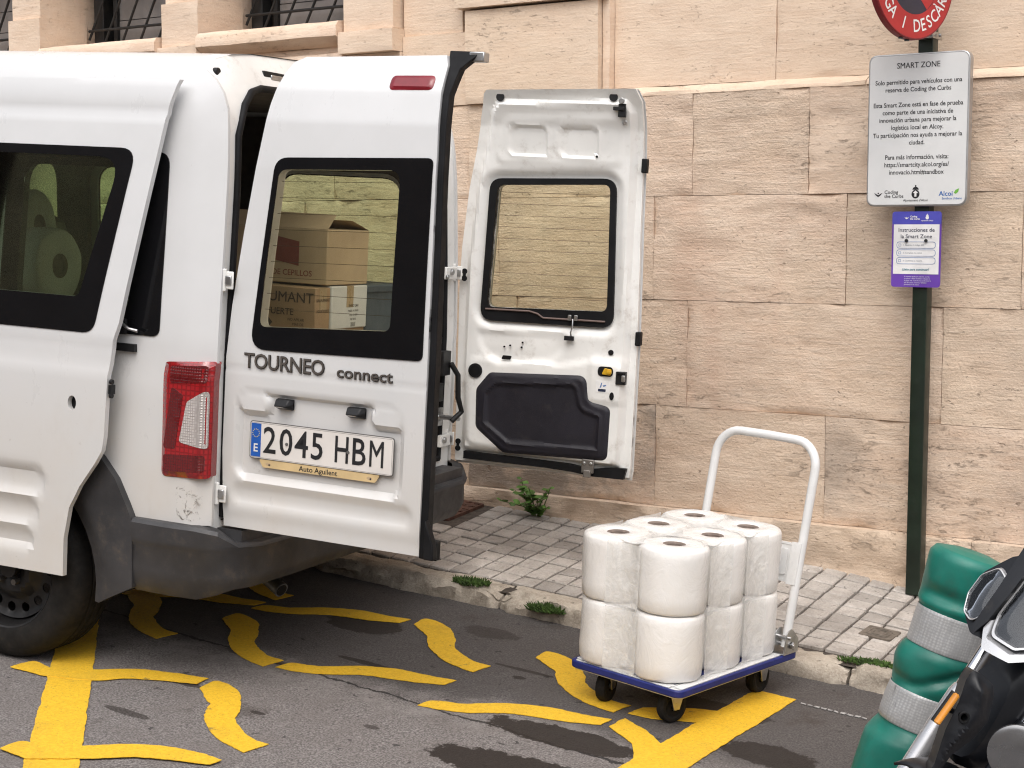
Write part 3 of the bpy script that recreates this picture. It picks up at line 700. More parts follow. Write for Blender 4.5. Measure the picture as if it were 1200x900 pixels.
# rear frame seen edge-on between the open doors
def rear(y, z):
    yd = min(y, VW-y)-(SY+tum(min(z, 2.0)))
    return (EX-.012-lean(z)-.052*sst(.13, .0, yd)*sst(1.86, 2.0, z), y, z)
def tumline(z, ins): return (SY+tum(z)+ins, z)
zz = [.5, .8, 1.08, 1.3, 1.6, 1.85, 1.95, 2.0]
_t = [tumline(z, .03) for z in zz[:-2]]+[tumline(1.95, .02)]; _y0 = ysurf(-.1, TOPZ); _w = VW-2*_y0
_t += [(_y0+f*_w, TOPZ+c-.003) for f, c in CR[:-1]]
ro = _t+[(VW/2, TOPZ+CR[-1][1]-.003)]+[(VW-a, z) for a, z in _t[::-1]]
zi = [.58, .8, 1.08, 1.3, 1.6, 1.8]
ri = [(SY+tum(z)+.095, z) for z in zi]+[(.115, 1.90), (.165, 1.945), (.23, 1.962), (VW/2, 1.972), (VW-.23, 1.962), (VW-.165, 1.945), (VW-.115, 1.90)]+[(VW-(SY+tum(z)+.135), z) for z in zi[::-1]]
b = MB(); panel(b, ro, [ri], rear, .055, (-1, 0, 0), .06); rf = b.build('rear_opening_frame', INNER, van, angle=40)
b = MB(); P = [Vector(rear(y, z))+Vector((.006, 0, 0)) for y, z in ri]; b.tube(P+[P[0]], .012, 8, cap=False); b.build('opening_seal', RUB, rf, angle=60)
b = MB()
for y, z in ((.060, 1.998), (VW-.060, 1.998)): b.cyl(Vector(rear(y, z))-Vector((.01, 0, 0)), Vector(rear(y, z))+Vector((.010, 0, 0)), .014, 16)
b.span((EX-.15, .29, 1.99), (EX-.085, .50, 2.026), 0); b.span((EX-.09, .33, 1.998), (EX-.080, .46, 2.016), 1)
b.build('door_stop', [BLK, ZINC], rf, bevel=.003)
# pillar hardware on the right rear pillar
b = MB(); yp = VW-.02
def rp(y, z, o=0.): return Vector(rear(y, z))+Vector((o, 0, 0))
for z in (1.19, 1.07): b.cyl(rp(yp-.05, z, -.004), rp(yp-.05, z, .004), .014, 12, 0)
b.box(rp(yp-.075, .98, .02), (.05, .07, .10), 0); b.box(rp(yp-.085, .86, .012), (.03, .05, .075), 0)
b.box(rp(yp-.09, .76, .02), (.02, .06, .075), 1); b.cyl(rp(yp-.12, .765, .03), rp(yp+.03, .745, .06), .011, 10, 1); b.tube([rp(yp-.05, .98, .05), rp(yp-.02, .93, .07), rp(yp-.03, .84, .08), rp(yp-.0, .78, .085), rp(yp-.04, .74, .06)], .012, 8, 0)
b.box(rp(yp-.02, .655, .02), (.016, .09, .05), 2); b.cyl(rp(yp-.04, .66, .026), rp(yp-.04, .66, .04), .013, 10, 1); b.box(rp(yp-.03, 1.345, .02), (.016, .10, .05), 2)
b.cyl(rp(yp-.04, 1.35, .026), rp(yp-.04, 1.35, .04), .013, 10, 1); b.cyl(rp(yp-.075, 1.33, .026), rp(yp-.075, 1.33, .036), .010, 10, 1)
b.build('pillar_hardware', [BLK, ZINC, INNER], rf, bevel=.003)
# inside: floor, linings, ceiling, dark bulkhead of seats
b = MB(); b.span((-4.1, .02, .50), (EX-.02, VW-.02, .575)); b.build('load_floor', DARKIN, van)
b = MB(); b.span((-2.6, .1, 1.965), (-.10, VW-.1, 1.985)); b.build('headlining', HEADL, van)
b = MB()
def lin(x, z, o=0.): y = sideR(x, z)[1]-.05; return (x-lean(z)*sst(-.5, 0, x), y, z)
panel(b, [(-.05, .57), (-.05, 1.95), (-3.2, 1.95), (-3.2, .57)], [rrect(-1.87, 1.235, -1.05, 1.73, .1), rrect(-.90, 1.235, -.24, 1.735, .1), rrect(-3.1, 1.2, -2.04, 1.73, .1)], lin, .03, (0, 1, 0), .12)
b.build('right_lining', DARKIN, van)
b = MB()
def linl(x, z): y = sideL(x, z)[1]+.05; return (x-lean(z)*sst(-.5, 0, x), y, z)
panel(b, [(-.09, .57), (-.09, 1.95), (-1.2, 1.95), (-1.2, .57)], [rrect(-.80, 1.2, -.27, 1.69, .08)], linl, .03, (0, -1, 0), .12)
b.build('left_lining', DARKIN, van)
for ys in (.12, .86):
    b = MB(); b.add(*(lambda P: (P, [(0, 1, 2, 3), (4, 7, 6, 5), (0, 4, 5, 1), (1, 5, 6, 2), (2, 6, 7, 3), (3, 7, 4, 0)]))([(-2.75, ys, .62), (-2.75, ys+.56, .62), (-2.50, ys+.54, 1.34), (-2.50, ys+.02, 1.34), (-2.62, ys, .62), (-2.62, ys+.56, .62), (-2.38, ys+.54, 1.34), (-2.38, ys+.02, 1.34)]))
    b.span((-3.2, ys, .62), (-2.7, ys+.56, .80)); b.box((-2.42, ys+.28, 1.45), (.10, .26, .16)); b.build('front_seat', DARKIN, van, bevel=.04, seg=3)
# left quarter glass: dark band round a dark pane
b = MB(); panel(b, qwin, [rpoly([(-.32, 1.21), (-.30, 1.68), (-.78, 1.68), (-.78, 1.21)], .07)], lambda x, z: sideL(x, z, .004), .004, (0, 1, 0), .05); q = b.build('quarter_window', FRIT, van)
b = MB(); panel(b, rpoly([(-.32, 1.21), (-.30, 1.68), (-.78, 1.68), (-.78, 1.21)], .07), [], lambda x, z: sideL(x, z, .003), .003, (0, 1, 0), .1); b.build('pane', GL_B, q)
b = MB(); b.box((-.335, SY-.022+tum(1.18), 1.175), (.05, .012, .05)); b.tube([(-.33, SY-.028, 1.19), (-.29, SY-.03, 1.17), (-.26, SY-.024, 1.165)], .006, 8, 1); b.build('window_catch', [BLK, ZINC], q, bevel=.002)
for nm, o_, fn in (('side_window', rA, sideR), ('side_window', rB, sideR), ('side_window', rC, sideR), ('side_window', fwinL, sideL)):
    sg = -1 if fn is sideR else 1
    b = MB(); cx = sum(p[0] for p in o_)/len(o_); cz = sum(p[1] for p in o_)/len(o_)
    big = [(cx+(x-cx)*1.05, cz+(z-cz)*1.06) for x, z in o_]; sm = [(cx+(x-cx)*.985, cz+(z-cz)*.98) for x, z in o_]
    panel(b, big, [sm], lambda x, z: fn(x, z, .003), .003, (0, sg, 0), .1); q = b.build(nm, FRIT, van)
    b = MB(); panel(b, sm, [], lambda x, z: fn(x, z, .002), .002, (0, sg, 0), .15); b.build('pane', GL_B if fn is sideL else GL_G, q)
# tail lamps wrap round the rear corners
def lamp(fn, sg, lab=None):
    xe = EX+.001 if sg > 0 else EX-.05
    lo = rpoly([(-.168, .705), (xe, .715), (xe, 1.088), (-.172, 1.075)], [.02, .012, .012, .03])
    b = MB()
    def sf(o): return lambda x, z: fn(x, z, o*sst(0, .012, -sdrr(x, z, -.067, .896, .103, .19, .02))+.001)
    panel(b, lo, [], sf(.014), .03, (0, sg, 0), .016); t = b.build('tail_lamp', RED, van, angle=25)
    b = MB()
    D = EX if sg > 0 else EX-.05
    for pl in (rpoly([(-.135, 1.01), (D-.012, 1.02), (D-.012, 1.075), (-.14, 1.065)], .012), rpoly([(-.15, .725), (D-.012, .735), (D-.012, .79), (-.155, .78)], .012)):
        panel(b, pl, [], lambda x, z: fn(x, z, .0165), .004, (0, sg, 0), .02, 0)
    panel(b, rpoly([(-.095, .825), (D-.006, .81), (D-.006, 1.0), (-.07, .955)], [.012, .008, .012, .02]), [], lambda x, z: fn(x, z, .0170), .004, (0, sg, 0), .02, 1)
    panel(b, rpoly([(-.155, .80), (-.11, .80), (-.085, .975), (-.13, 1.0)], .01), [], lambda x, z: fn(x, z, .0162), .004, (0, sg, 0), .02, 0)
    b.build('lens', [REDD, CLEAR], t)
lamp(sideL, 1); lamp(sideR, -1)
SCUFF, qn, qb = newmat('scuffed_paint'); qv = qn.coords(); qf = qn.noise(qv, 38, 6, .7, 1.); qg = qn.noise(qv, 9, 4, .6)
qb.inputs['Base Color'].default_value = (.20, .165, .13, 1); qb.inputs['Roughness'].default_value = .7; qn.link(qn.math('MULTIPLY', qn.ramp(qf, .53, .64, 0, .5), qn.ramp(qg, .40, .62)), qb.inputs['Alpha'])
b = MB(); panel(b, rpoly([(-.115, .572), (-.01, .572), (-.012, .69), (-.11, .685)], .02), [], lambda x, z: sideL(x, z, .0012), .0006, (0, 1, 0), .03); b.build('scuff_mark', SCUFF, van)
# wheel arch flare, rear bumper
def flare(cx, fn, sg, r0=.385, r1=.50):
    A = wheel_arch(cx, r0, -8, 172, 20); B = wheel_arch(cx, r1, 0, 172, 20)
    b = MB()
    if cx > -2: out = [(cx+.40, .255), (-.255, .33), (-.26, .55), (-.285, .60), (-.33, .68), (-.39, .745), (-.47, .80)]+B[7:]+A[::-1]
    else: out = B+A[::-1]
    panel(b, out, [], lambda x, z: (x, fn(x, z)[1]-sg*(.022*sst(0, .06, math.hypot(x-cx, z-.31)-r0)+.006)*1., z), .05, (0, sg, 0), .03)
    b.build('wheel_arch_trim', GREYP, van, angle=35)
flare(-.80, sideL, 1); flare(-.80, sideR, -1); flare(-3.55, sideL, 1, .36, .44); flare(-3.55, sideR, -1, .36, .44)
b = MB()                                                    # bumper: section swept round the rear in plan
PL = [(-.262, SY-.022), (-.12, SY-.028), (-.02, SY-.022), (.05, SY+.004), (.095, SY+.055), (.125, SY+.14), (.135, .3), (.142, VW/2), (.135, VW-.3), (.125, VW-SY-.14), (.095, VW-SY-.055), (.05, VW-SY-.004), (-.02, VW-SY+.022), (-.12, VW-SY+.028), (-.262, VW-SY+.022)]
cen = Vector((-.2, VW/2)); vs = []
SEC = [(.05, .562), (.004, .560), (-.006, .548), (-.004, .50), (-.002, .485), (.006, .47), (.004, .40), (.012, .345), (.03, .318), (.10, .31)]
for i, p in enumerate(PL):
    a = Vector(PL[max(i-1, 0)]); c2 = Vector(PL[min(i+1, len(PL)-1)]); t = (c2-a).normalized(); nv = Vector((-t.y, t.x))
    if nv.dot(cen-Vector(p)) < 0: nv = -nv
    mid = 1-abs(i-7)/7.
    for o_, z in SEC:
        dz = -.055*sst(.35, .62, mid) if z > .53 else 0
        dz2 = .035*sst(.25, .6, mid) if z < .36 else 0
        q = Vector(p)+nv*(o_ if o_ < .05 or i in (0, 14) else o_+.0); vs.append((q.x, q.y, z+dz+dz2))
n = len(SEC); b.add(vs, [(i*n+k, (i+1)*n+k, (i+1)*n+k+1, i*n+k+1) for i in range(len(PL)-1) for k in range(n-1)])
b.span((-.2, SY+.08, .50), (.09, VW-SY-.08, .545))
for k in range(9): b.box((.085, .35+k*.12, .5475), (.035, .07, .006))
bp = b.build('rear_bumper', GREYP, van, angle=30)
b = MB(); b.tube([(-.6, .62, .29), (-.2, .52, .285), (-.1, .47, .275), (-.03, .45, .245)], .027, 18, 0); b.tube([(-.032, .4505, .246), (-.028, .4495, .2445)], .022, 18, 1); b.build('exhaust_pipe', [ZINC, RUB], van)
b = MB(); b.span((-4.2, .15, .36), (-.02, VW-.15, .50)); b.span((-.9, .3, .27), (-.7, VW-.3, .37)); b.cyl((-.8, .0, .31), (-.8, VW, .31), .05); b.build('underbody', BLK, van, bevel=.02)
b = MB(); b.span((-4.34, .0, .33), (-4.1, VW, .62)); b.build('front_bumper', GREYP, van, bevel=.05, seg=3)
b = MB()
for cx in (-.8, -3.55):
    for y0, y1 in ((.16, .30), (VW-.30, VW-.16)): b.tube([(cx+.42*math.cos(R(a)), (y0+y1)/2, .31+.42*math.sin(R(a))) for a in range(-5, 186, 10)], .02, 4)
    for y0, y1 in ((SY+.03, .28), (VW-.28, VW-SY-.03)):
        vs = []
        for a in range(-5, 186, 10):
            for y in (y0, y1): vs.append((cx+.425*math.cos(R(a)), y, .31+.425*math.sin(R(a))))
        b.add(vs, [(2*i, 2*i+1, 2*i+3, 2*i+2) for i in range(len(vs)//2-1)])
b.build('wheel_housing', RUB, van)
def wheel(cx, left):
    Y = SY-.004 if left else VW-SY+.004; sg = 1 if left else -1
    Mx = Matrix.Translation((cx, Y, .312)) @ Matrix.Rotation(R(90)*sg, 4, 'X')
    w = empty('wheel'); w.parent = van; w.matrix_local = Mx
    b = MB(); pr = [(.195, -.012), (.205, -.002), (.225, .004), (.26, .003), (.285, -.005), (.300, -.018), (.309, -.038)]
    for k in range(4):
        z = -.052-k*.036; pr += [(.3125, z), (.3125, z-.024), (.305, z-.026), (.305, z-.034)]
    pr += [(.309, -.185), (.300, -.2), (.26, -.21), (.2, -.205), (.19, -.19)]
    b.lathe(pr, 96)
    t = b.build('tyre', TYRE, w, angle=28)
    b = MB(); b.lathe([(.198, -.006), (.203, -.002), (.203, -.012), (.196, -.014), (.188, -.03), (.184, -.075), (.184, -.19), (.19, -.2), (.178, -.19), (.176, -.075)], 64)
    holes = [[(.145*math.cos(R(a))+.017*math.cos(R(q)), .145*math.sin(R(a))+.017*math.sin(R(q))) for q in range(0, 360, 24)] for a in range(0, 360, 24)]
    def rs(x, y):
        r = math.hypot(x, y); return (x, y, -.062+.022*sst(.13, .165, r)*0+.03*sst(.115, .085, r)-.02*sst(.06, .04, r)+.012*sst(.16, .178, r))
    panel(b, ell(0, 0, .179, .179, 60), holes, rs, .005, (0, 0, -1), .018)
    for k in range(5):
        a = R(72*k+18); b.cyl((.055*math.cos(a), .055*math.sin(a), -.04), (.055*math.cos(a), .055*math.sin(a), -.012), .011, 6, 1)
    b.cyl((0, 0, -.06), (0, 0, -.02), .034, 24, 0)
    b.build('rim', [STEEL, mat('worn_wheel_nut', (.12, .11, .10), .45, .7, .2)], w, angle=35)
for cx in (-.80, -3.55):
    for l in (True, False): wheel(cx, l)
# left sliding door, slid back along the side
DTUM = [(0, .012), (.5, .002), (.7, 0), (1.08, 0), (1.3, .018), (1.6, .05), (1.85, .08), (1.95, .095), (2.0, .12)]
def slid(x, z, o=0.):
    y = -.16+lerp_tab(DTUM, z)
    # three pressed ribs low down, a gutter line near the top
    d = 0.
    for zc, hh, xe in ((.650, .042, -.575), (.545, .036, -.60), (.448, .030, -.615)):
        s = sdrr(x, z, xe-.5, zc, .5, hh, .035); d += .016*sst(.010, -.016, s)
    d += .012*(1-sst(1.872, 1.876, z))*sst(1.84, 1.872, z)
    y += .006*sst(1.02, 1.05, z)*(1-sst(1.10, 1.14, z))
    return (x, y+d-o, z)
so = [(-1.36, .345), (-.492, .345), (-.49, .47), (-.47, .575), (-.43, .65), (-.372, .73), (-.345, .775), (-.338, .82), (-.33, 1.02), (-.317, 1.13), (-.298, 1.19), (-.188, 1.875), (-.160, 1.962), (-1.36, 1.955)]
sw = rpoly([(-1.28, 1.15), (-.395, 1.15), (-.292, 1.742), (-1.28, 1.742)], [.05, .05, .05, .05]); sc = rpoly([(-1.22, 1.262), (-.462, 1.262), (-.345, 1.712), (-1.22, 1.712)], [.06, .03, .07, .06])
b = MB(); panel(b, so, [[(x, z) for x, z in sc], ell(-.468, .919, .017, .024)], slid, .020, (0, 1, 0), .02)
sd_ = b.build('sliding_door', WHITE, van, angle=30, bevel=.0)
b = MB(); panel(b, sw, [sc], lambda x, z: slid(x, z, .003), .003, (0, 1, 0), .05); b.build('window_band', FRIT, sd_)
b = MB(); panel(b, sc, [], lambda x, z: slid(x, z, .0015), .003, (0, 1, 0), .12); b.build('window_pane', GL_G, sd_)
b = MB(); b.prism(ell(0, 0, .019, .026), .01, 0, frame(Vector(slid(-.468, .919))+Vector((0, .03, 0)), (1, 0, 0), (0, 0, 1))); b.build('handle_recess', RUB, sd_)
b = MB()
for z in (1.0, .955): b.cyl((-.325, -.15, z), (-.316, -.15, z), .008, 10)
b.box((-.322, -.146, .975), (.012, .02, .03)); b.build('door_buffer', BLK, sd_)
b = MB(); b.span((-1.3, SY+.006, 1.095), (-.28, SY-.012, 1.12)); b.build('door_rail', BLK, van)

# ---- left rear door (badge side out), swung square to the van
aL = 1.5968
dL = Vector((math.sin(aL), math.cos(aL), 0)); nL = Vector((math.cos(aL), -math.sin(aL), 0))
ld = empty('rear_door', matrix=None); ld.parent = van; ld['label'] = 'left rear door seen from outside with badge and number plate'
def LS(u, z, o=0.):
    d = lean(z)
    if z < 1.06: d += .004*sst(.62, .58, z)
    s1 = sdrr(u, z, .357, .858, .302, .140, .045)
    pl = min(sdrr(u, z, .118, .962, .058, .032, .03), sdrr(u, z, .602, .962, .058, .034, .03))
    rec = .021*sst(.006, -.014, s1)*(1-.95*sst(.012, -.010, pl)); d += rec
    d += .010*sst(.014, -.02, sdrr(u, z, .375, .668, .325, .030, .028))
    d += .003*sst(1.058, 1.064, z)*(1-sst(1.064, 1.072, z))
    # round the outer edges a little
    return dL*u-nL*(d-o)+Vector((0, 0, z))
lo = [(.018, .555), (.733, .555), (.733, 1.1), (.728, 1.5), (.722, 1.76), (.712, 1.94), (.708, 2.03), (.69, 2.062), (.20, 2.052), (.165, 2.035), (.145, 2.0), (.118, 1.9), (.085, 1.69), (.055, 1.5), (.022, 1.26), (.008, 1.10), (.006, .8)]
lw = rpoly([(.098, 1.132), (.716, 1.148), (.713, 1.752), (.160, 1.735)], [.055, .02, .02, .05]); lc = rpoly([(.128, 1.205), (.600, 1.228), (.606, 1.712), (.174, 1.698)], [.025, .025, .04, .035])
b = MB(); panel(b, lo, [lc], LS, .036, tuple(-nL), .0115); b.build('outer_panel', WHITE, ld, angle=30)
b = MB(); panel(b, lw, [lc], lambda u, z: LS(u, z, .0035), .0035, tuple(-nL), .05); b.build('window_band', FRIT, ld)
b = MB(); panel(b, lc, [], lambda u, z: LS(u, z, .002), .003, tuple(-nL), .1); b.build('window_pane', GL_R, ld)
b = MB()
for k in range(9): z = 1.262+k*.05; b.tube([LS(.137+.10*(z-1.2), z, -.004), LS(.598, z+.012, -.004)], .0007, 4)
b.build('heating_wire', mat('heater_line', (.10, .07, .045), .6), ld)
b = MB()
st = [(.731, .548), (.757, .548), (.757, 1.1), (.751, 1.5), (.744, 1.76), (.737, 1.94), (.748, 2.02), (.80, 2.075), (.69, 2.078), (.695, 2.063), (.71, 2.03), (.714, 1.94), (.724, 1.76), (.730, 1.5), (.735, 1.1)]
panel(b, st, [], lambda u, z: LS(u, z, -.006) if z > 1.1 else Vector(dL*u+Vector((0, 0, z))-nL*.006), .038, tuple(-nL), .04)
b.box(LS(.785, 2.06, -.03), (.05, .04, .03), 1); b.box(dL*.772+Vector((0, .03, .575)), (.03, .03, .06)); b.prism([(0, 0), (.035, 0), (.03, .05), (.0, .12)], .03, 0, frame(dL*.765+Vector((0, .0, .555)), dL, (0, 0, 1)))
b.build('door_seal', [RUB, ZINC], ld, bevel=.004)
b = MB(); ip = [(u*.96+.012, z) for u, z in lo]
panel(b, ip, [rpoly([(.12, 1.19), (.61, 1.21), (.615, 1.725), (.165, 1.71)], .04)], lambda u, z: dL*u-nL*(lean(z)+.042)+Vector((0, 0, z)), .012, tuple(-nL), .06); b.build('inner_panel', INNER, ld)
b = MB(); panel(b, rpoly([(.531, 1.951), (.681, 1.953), (.681, 1.998), (.531, 1.996)], .017), [], lambda u, z: LS(u, z, .007*sst(0, .01, -sdrr(u, z, .606, 1.975, .075, .0225, .017))+.001), .01, tuple(-nL), .008); b.build('brake_lamp', mat('red_lamp_cover', (.20, .012, .02), .22, coat=.25, var=.2, vs=12), ld)
def on_left(u, z, o=0.): return frame(LS(u, z)+nL*o, dL, (0, 0, 1))
b = MB()
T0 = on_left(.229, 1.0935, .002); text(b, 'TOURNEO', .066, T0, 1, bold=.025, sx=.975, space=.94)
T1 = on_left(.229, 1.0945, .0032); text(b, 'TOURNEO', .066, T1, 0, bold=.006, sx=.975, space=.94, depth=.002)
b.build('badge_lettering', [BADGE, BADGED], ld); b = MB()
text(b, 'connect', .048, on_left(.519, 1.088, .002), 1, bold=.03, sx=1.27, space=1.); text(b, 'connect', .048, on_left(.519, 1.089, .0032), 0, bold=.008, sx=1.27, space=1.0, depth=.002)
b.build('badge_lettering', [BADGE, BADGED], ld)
TP = on_left(.368, .845, -.016 + .021); TP = frame(LS(.368, .70)*0 + (dL*.368+Vector((0, 0, .846)))+nL*(-.008), dL, (0, 0, 1))
b = MB(); b.prism(rrect(-.26, -.0575, .26, .0575, .010), .004, 0, TP); b.prism(rrect(-.263, -.0605, .263, .0605, .012), .002, 4, TP)
b.prism([(-.256, -.053), (-.2195, -.053), (-.2195, .053), (-.256, .053)], .0046, 1, TP)
for ch, u in (('2', .074), ('0', .135), ('4', .193), ('5', .250), ('H', .339), ('B', .399), ('M', .463)):
    text(b, ch, .119, TP @ Matrix.Translation((u-.26, -.001, 0)), 2, bold=.008 if ch != 'M' else .004, sx={'M': .64, 'H': .68, 'B': .82}.get(ch, .88), depth=.0050)
text(b, 'E', .036, TP @ Matrix.Translation((-.238, -.026, 0)), 5, bold=.02, depth=.0052)
for k in range(12):
    a = R(30*k); b.prism(ell(-.238+.0125*math.cos(a), .022+.0125*math.sin(a), .0017, .0017, 6), .0052, 3, TP)
for u in (-.122, .102): b.cyl(TP @ Vector((u, -.002, .004)), TP @ Vector((u, -.002, .0065)), .0052, 12, 4)
b.prism([(-.258, -.0545), (-.2575, -.0545), (-.2575, .0545), (-.258, .0545)], .0047, 4, TP)
for x0, y0, x1, y1 in ((-.256, .0545, .256, .0553), (-.256, -.0553, .256, -.0545), (.2565, -.052, .2572, .052)): b.prism([(x0, y0), (x1, y0), (x1, y1), (x0, y1)], .0044, 4, TP)
b.build('number_plate', [PLATE, EUB, INK, EUY, mat('plate_rim', (.12, .115, .11), .5), SLET], ld)
b = MB(); TS = TP @ Matrix.Translation((-.005, -.0735, -.001)); b.prism(rpoly([(-.222, .014), (-.205, -.012), (.205, -.012), (.222, .014)], .006), .003, 0, TS)
text(b, 'Auto Aguilent', .0235, TS, 1, bold=.010, depth=.0036, sx=1.05)
for u in (-.185, .185): b.prism(ell(u, 0, .010, .005, 10), .0034, 2, TS); b.prism(ell(u+.004, -.002, .003, .003, 8), .0038, 1, TS)
b.build('plate_holder_strip', [CREAM, INK, CARDL], ld)
for u in (.229, .490):
    b = MB(); T = frame(dL*u+Vector((0, 0, .966))+nL*(-.016), dL, (0, 0, 1))
    b.add([(-.03, -.016, 0), (.03, -.016, 0), (.03, .02, 0), (-.03, .02, 0), (-.026, -.004, .030), (.018, -.004, .032), (.022, .018, .020), (-.026, .018, .020), (.034, .004, .012)], [(0, 1, 5, 4), (1, 8, 5), (8, 2, 6), (8, 6, 5), (2, 3, 7, 6), (3, 0, 4, 7), (4, 5, 6, 7), (0, 3, 2, 1)], 0, T)
    b.add([(-.022, -.0085, .0215), (.012, -.0085, .0225), (.012, -.004, .034), (-.020, -.004, .032)], [(0, 1, 2, 3)], 1, T)
    b.build('plate_lamp', [BLK, CLEAR], ld, bevel=.003)
def hinge(parent, c, ex, ey):
    b = MB(); T = frame(c, ex, ey)
    b.box((-.018, 0, .006), (.034, .062, .006), 0, T); b.box((.022, 0, .010), (.026, .056, .006), 0, T); b.cyl((0, -.036, .012), (0, .036, .012), .009, 14, 0, T)
    b.box((.02, 0, .016), (.022, .03, .008), 1, T); b.build('hinge', [INNER, ZINC], parent, bevel=.003)
for z in (1.344, .661): hinge(ld, Vector((.002, -.008, z)), (1, 0, 0), (0, 0, 1))

# ---- right rear door, bare painted inner side towards us
P0 = Vector((.021, 1.676, 0)); dR = Vector((.9954, .0956, 0)); nR = Vector((.0956, -.9954, 0))
rd = empty('rear_door'); rd.parent = van; rd['label'] = 'right rear door showing its bare inner side with a dark storage panel'
def RS(u, z, h=0.): return P0+dR*u+nR*(lean(z)+h)+Vector((0, 0, z))
ro_ = [(.0, .562), (.752, .562), (.756, .60), (.752, 1.1), (.738, 1.6), (.735, 1.9), (.735, 2.06), (.715, 2.106), (.10, 2.086), (.085, 2.07), (.058, 1.973), (.008, 1.694), (-.014, 1.45), (-.018, 1.3), (-.012, 1.06), (-.006, .8)]
rw = rpoly([(.092, 1.165), (.646, 1.171), (.626, 1.752), (.112, 1.729)], [.055, .05, .05, .05]); rc = rpoly([(.112, 1.212), (.624, 1.228), (.610, 1.735), (.137, 1.713)], [.03, .03, .03, .03])
card = rpoly([(.148, .946), (.557, .966), (.580, .863), (.668, .846), (.667, .628), (.223, .618), (.097, .713), (.092, .874)], [.03, .04, .05, .03, .03, .04, .04, .04])
card_in = rpoly([(.176, .905), (.520, .928), (.546, .828), (.628, .808), (.628, .668), (.243, .660), (.136, .735), (.130, .862)], [.012, .03, .05, .012, .012, .012, .012, .012])
def sdp(p, poly):
    d = 9.; P = Vector(p)
    for i in range(len(poly)):
        a = Vector(poly[i]); c2 = Vector(poly[(i+1) % len(poly)]); e = c2-a; t = max(0, min(1, (P-a).dot(e)/e.length_squared)); d = min(d, (P-a-e*t).length)
    return -d if inside(p, poly) else d
pr_out = [(.038, .612), (.712, .605), (.720, 1.0), (.706, 1.6), (.702, 2.02), (.68, 2.06), (.14, 2.045), (.112, 2.0), (.052, 1.7), (.024, 1.4), (.026, .9)]
low = rpoly([(.052, .64), (.70, .606), (.716, .74), (.716, 1.02), (.58, 1.03), (.44, 1.0), (.052, 1.005)], .05)
bean = rpoly([(.075, 1.115), (.47, 1.13), (.455, 1.06), (.40, 1.005), (.17, .985), (.10, 1.04)], [.03, .03, .05, .05, .06, .05])
topp = rpoly([(.125, 1.80), (.66, 1.81), (.66, 2.0), (.165, 1.985)], [.04, .04, .05, .06])
def RH(u, z):
    h = -.030+.030*sst(.008, -.016, sdp((u, z), pr_out))
    h += .010*sst(.008, -.010, sdp((u, z), low))
    h -= .012*sst(.012, -.02, sdp((u, z), bean))*(1+.5*noise.noise(Vector((u*9, z*9, 4))))
    h -= .024*sst(.050, .008, sdp((u, z), rw))*sst(-.09, -.05, -abs(0))
    h += .006*sst(.010, -.008, sdp((u, z), topp))
    for cx in (.268, .480):
        s = sdrr(u, z, cx, 1.892+.02*(cx-.27), .080, .058, .028); h -= .010*sst(.004, -.006, s); h += .003*sst(.018, .004, s)*sst(-.002, .004, s)
    h += .007*sst(.005, -.006, sdrr(u, z, .645, .952, .072, .092, .012))
    return h
b = MB(); panel(b, ro_, [rc], lambda u, z: RS(u, z, RH(u, z)), .026, tuple(-nR), .0125); b.build('inner_panel', INNER, rd, angle=35)
b = MB(); panel(b, [(u*1.014-.004, z if z > .7 else z-.014) for u, z in ro_], [rc], lambda u, z: RS(u, z, -.060), .005, tuple(-nR), .05); b.build('outer_panel', WHITE, rd, angle=35)
b = MB(); panel(b, rpoly([(.085, 1.157), (.653, 1.163), (.634, 1.760), (.104, 1.738)], .055), [rc], lambda u, z: RS(u, z, -.008), .03, tuple(-nR), .05)
b.build('window_seal', RUB, rd, bevel=.003)
b = MB(); b.tube([RS(.11, 1.205, -.004), RS(.30, 1.208, -.004), RS(.335, 1.200, -.004), RS(.36, 1.185, -.004), RS(.62, 1.188, -.004)], .004, 8); b.build('window_trim', mat('brownish_trim', (.15, .10, .085), .5), rd)
b = MB(); panel(b, rc, [], lambda u, z: RS(u, z, -.040), .003, tuple(-nR), .12); b.build('window_pane', GL_R, rd)
b = MB()
for k in range(10): z = 1.262+k*.047; b.tube([RS(.125+.03*(z-1.2), z, -.036), RS(.618, z+.008, -.036)], .0008, 4)
b.build('heating_wire', mat('heater_wire', (.12, .085, .055), .6), rd)
b = MB(); panel(b, card, [], lambda u, z: RS(u, z, .020-.006*sst(0, .012, -sdp((u, z), card_in))+.0-.010*(1-sst(0, .014, -sdp((u, z), card)))+.004*sst(.014, .002, abs(sdp((u, z), card_in)))), .03, tuple(-nR), .009)
b.build('storage_panel', PANEL, rd, angle=40)
T = lambda u, z, h=.01: frame(RS(u, z, h), dR, (0, 0, 1))
b = MB(); b.prism(ell(0, 0, .030, .030, 24), .006, 0, T(.085, .948, .010)); b.prism(ell(0, 0, .022, .022, 24), .0068, 1, T(.085, .948, .010)); b.build('hole_plug', [BLK, RUB], rd)
for zc in (.630, 1.338):
    b = MB(); u = .019 if zc < 1 else .011
    for dz in (-.0145, .0145): b.prism(ell(0, 0, .012, .012, 14), .003, 0, T(u, zc+dz, -.006))
    b.prism(rrect(-.006, -.012, .006, .012, .003), .0032, 0, T(u, zc, -.006)); b.build('hinge_access_hole', RUB, rd)
for u, z in ((.155, 2.060), (.625, 2.072)): b = MB(); b.prism(ell(0, 0, .017, .017, 20), .004, 0, T(u, z, -.026)); b.build('rubber_plug', BLK, rd)
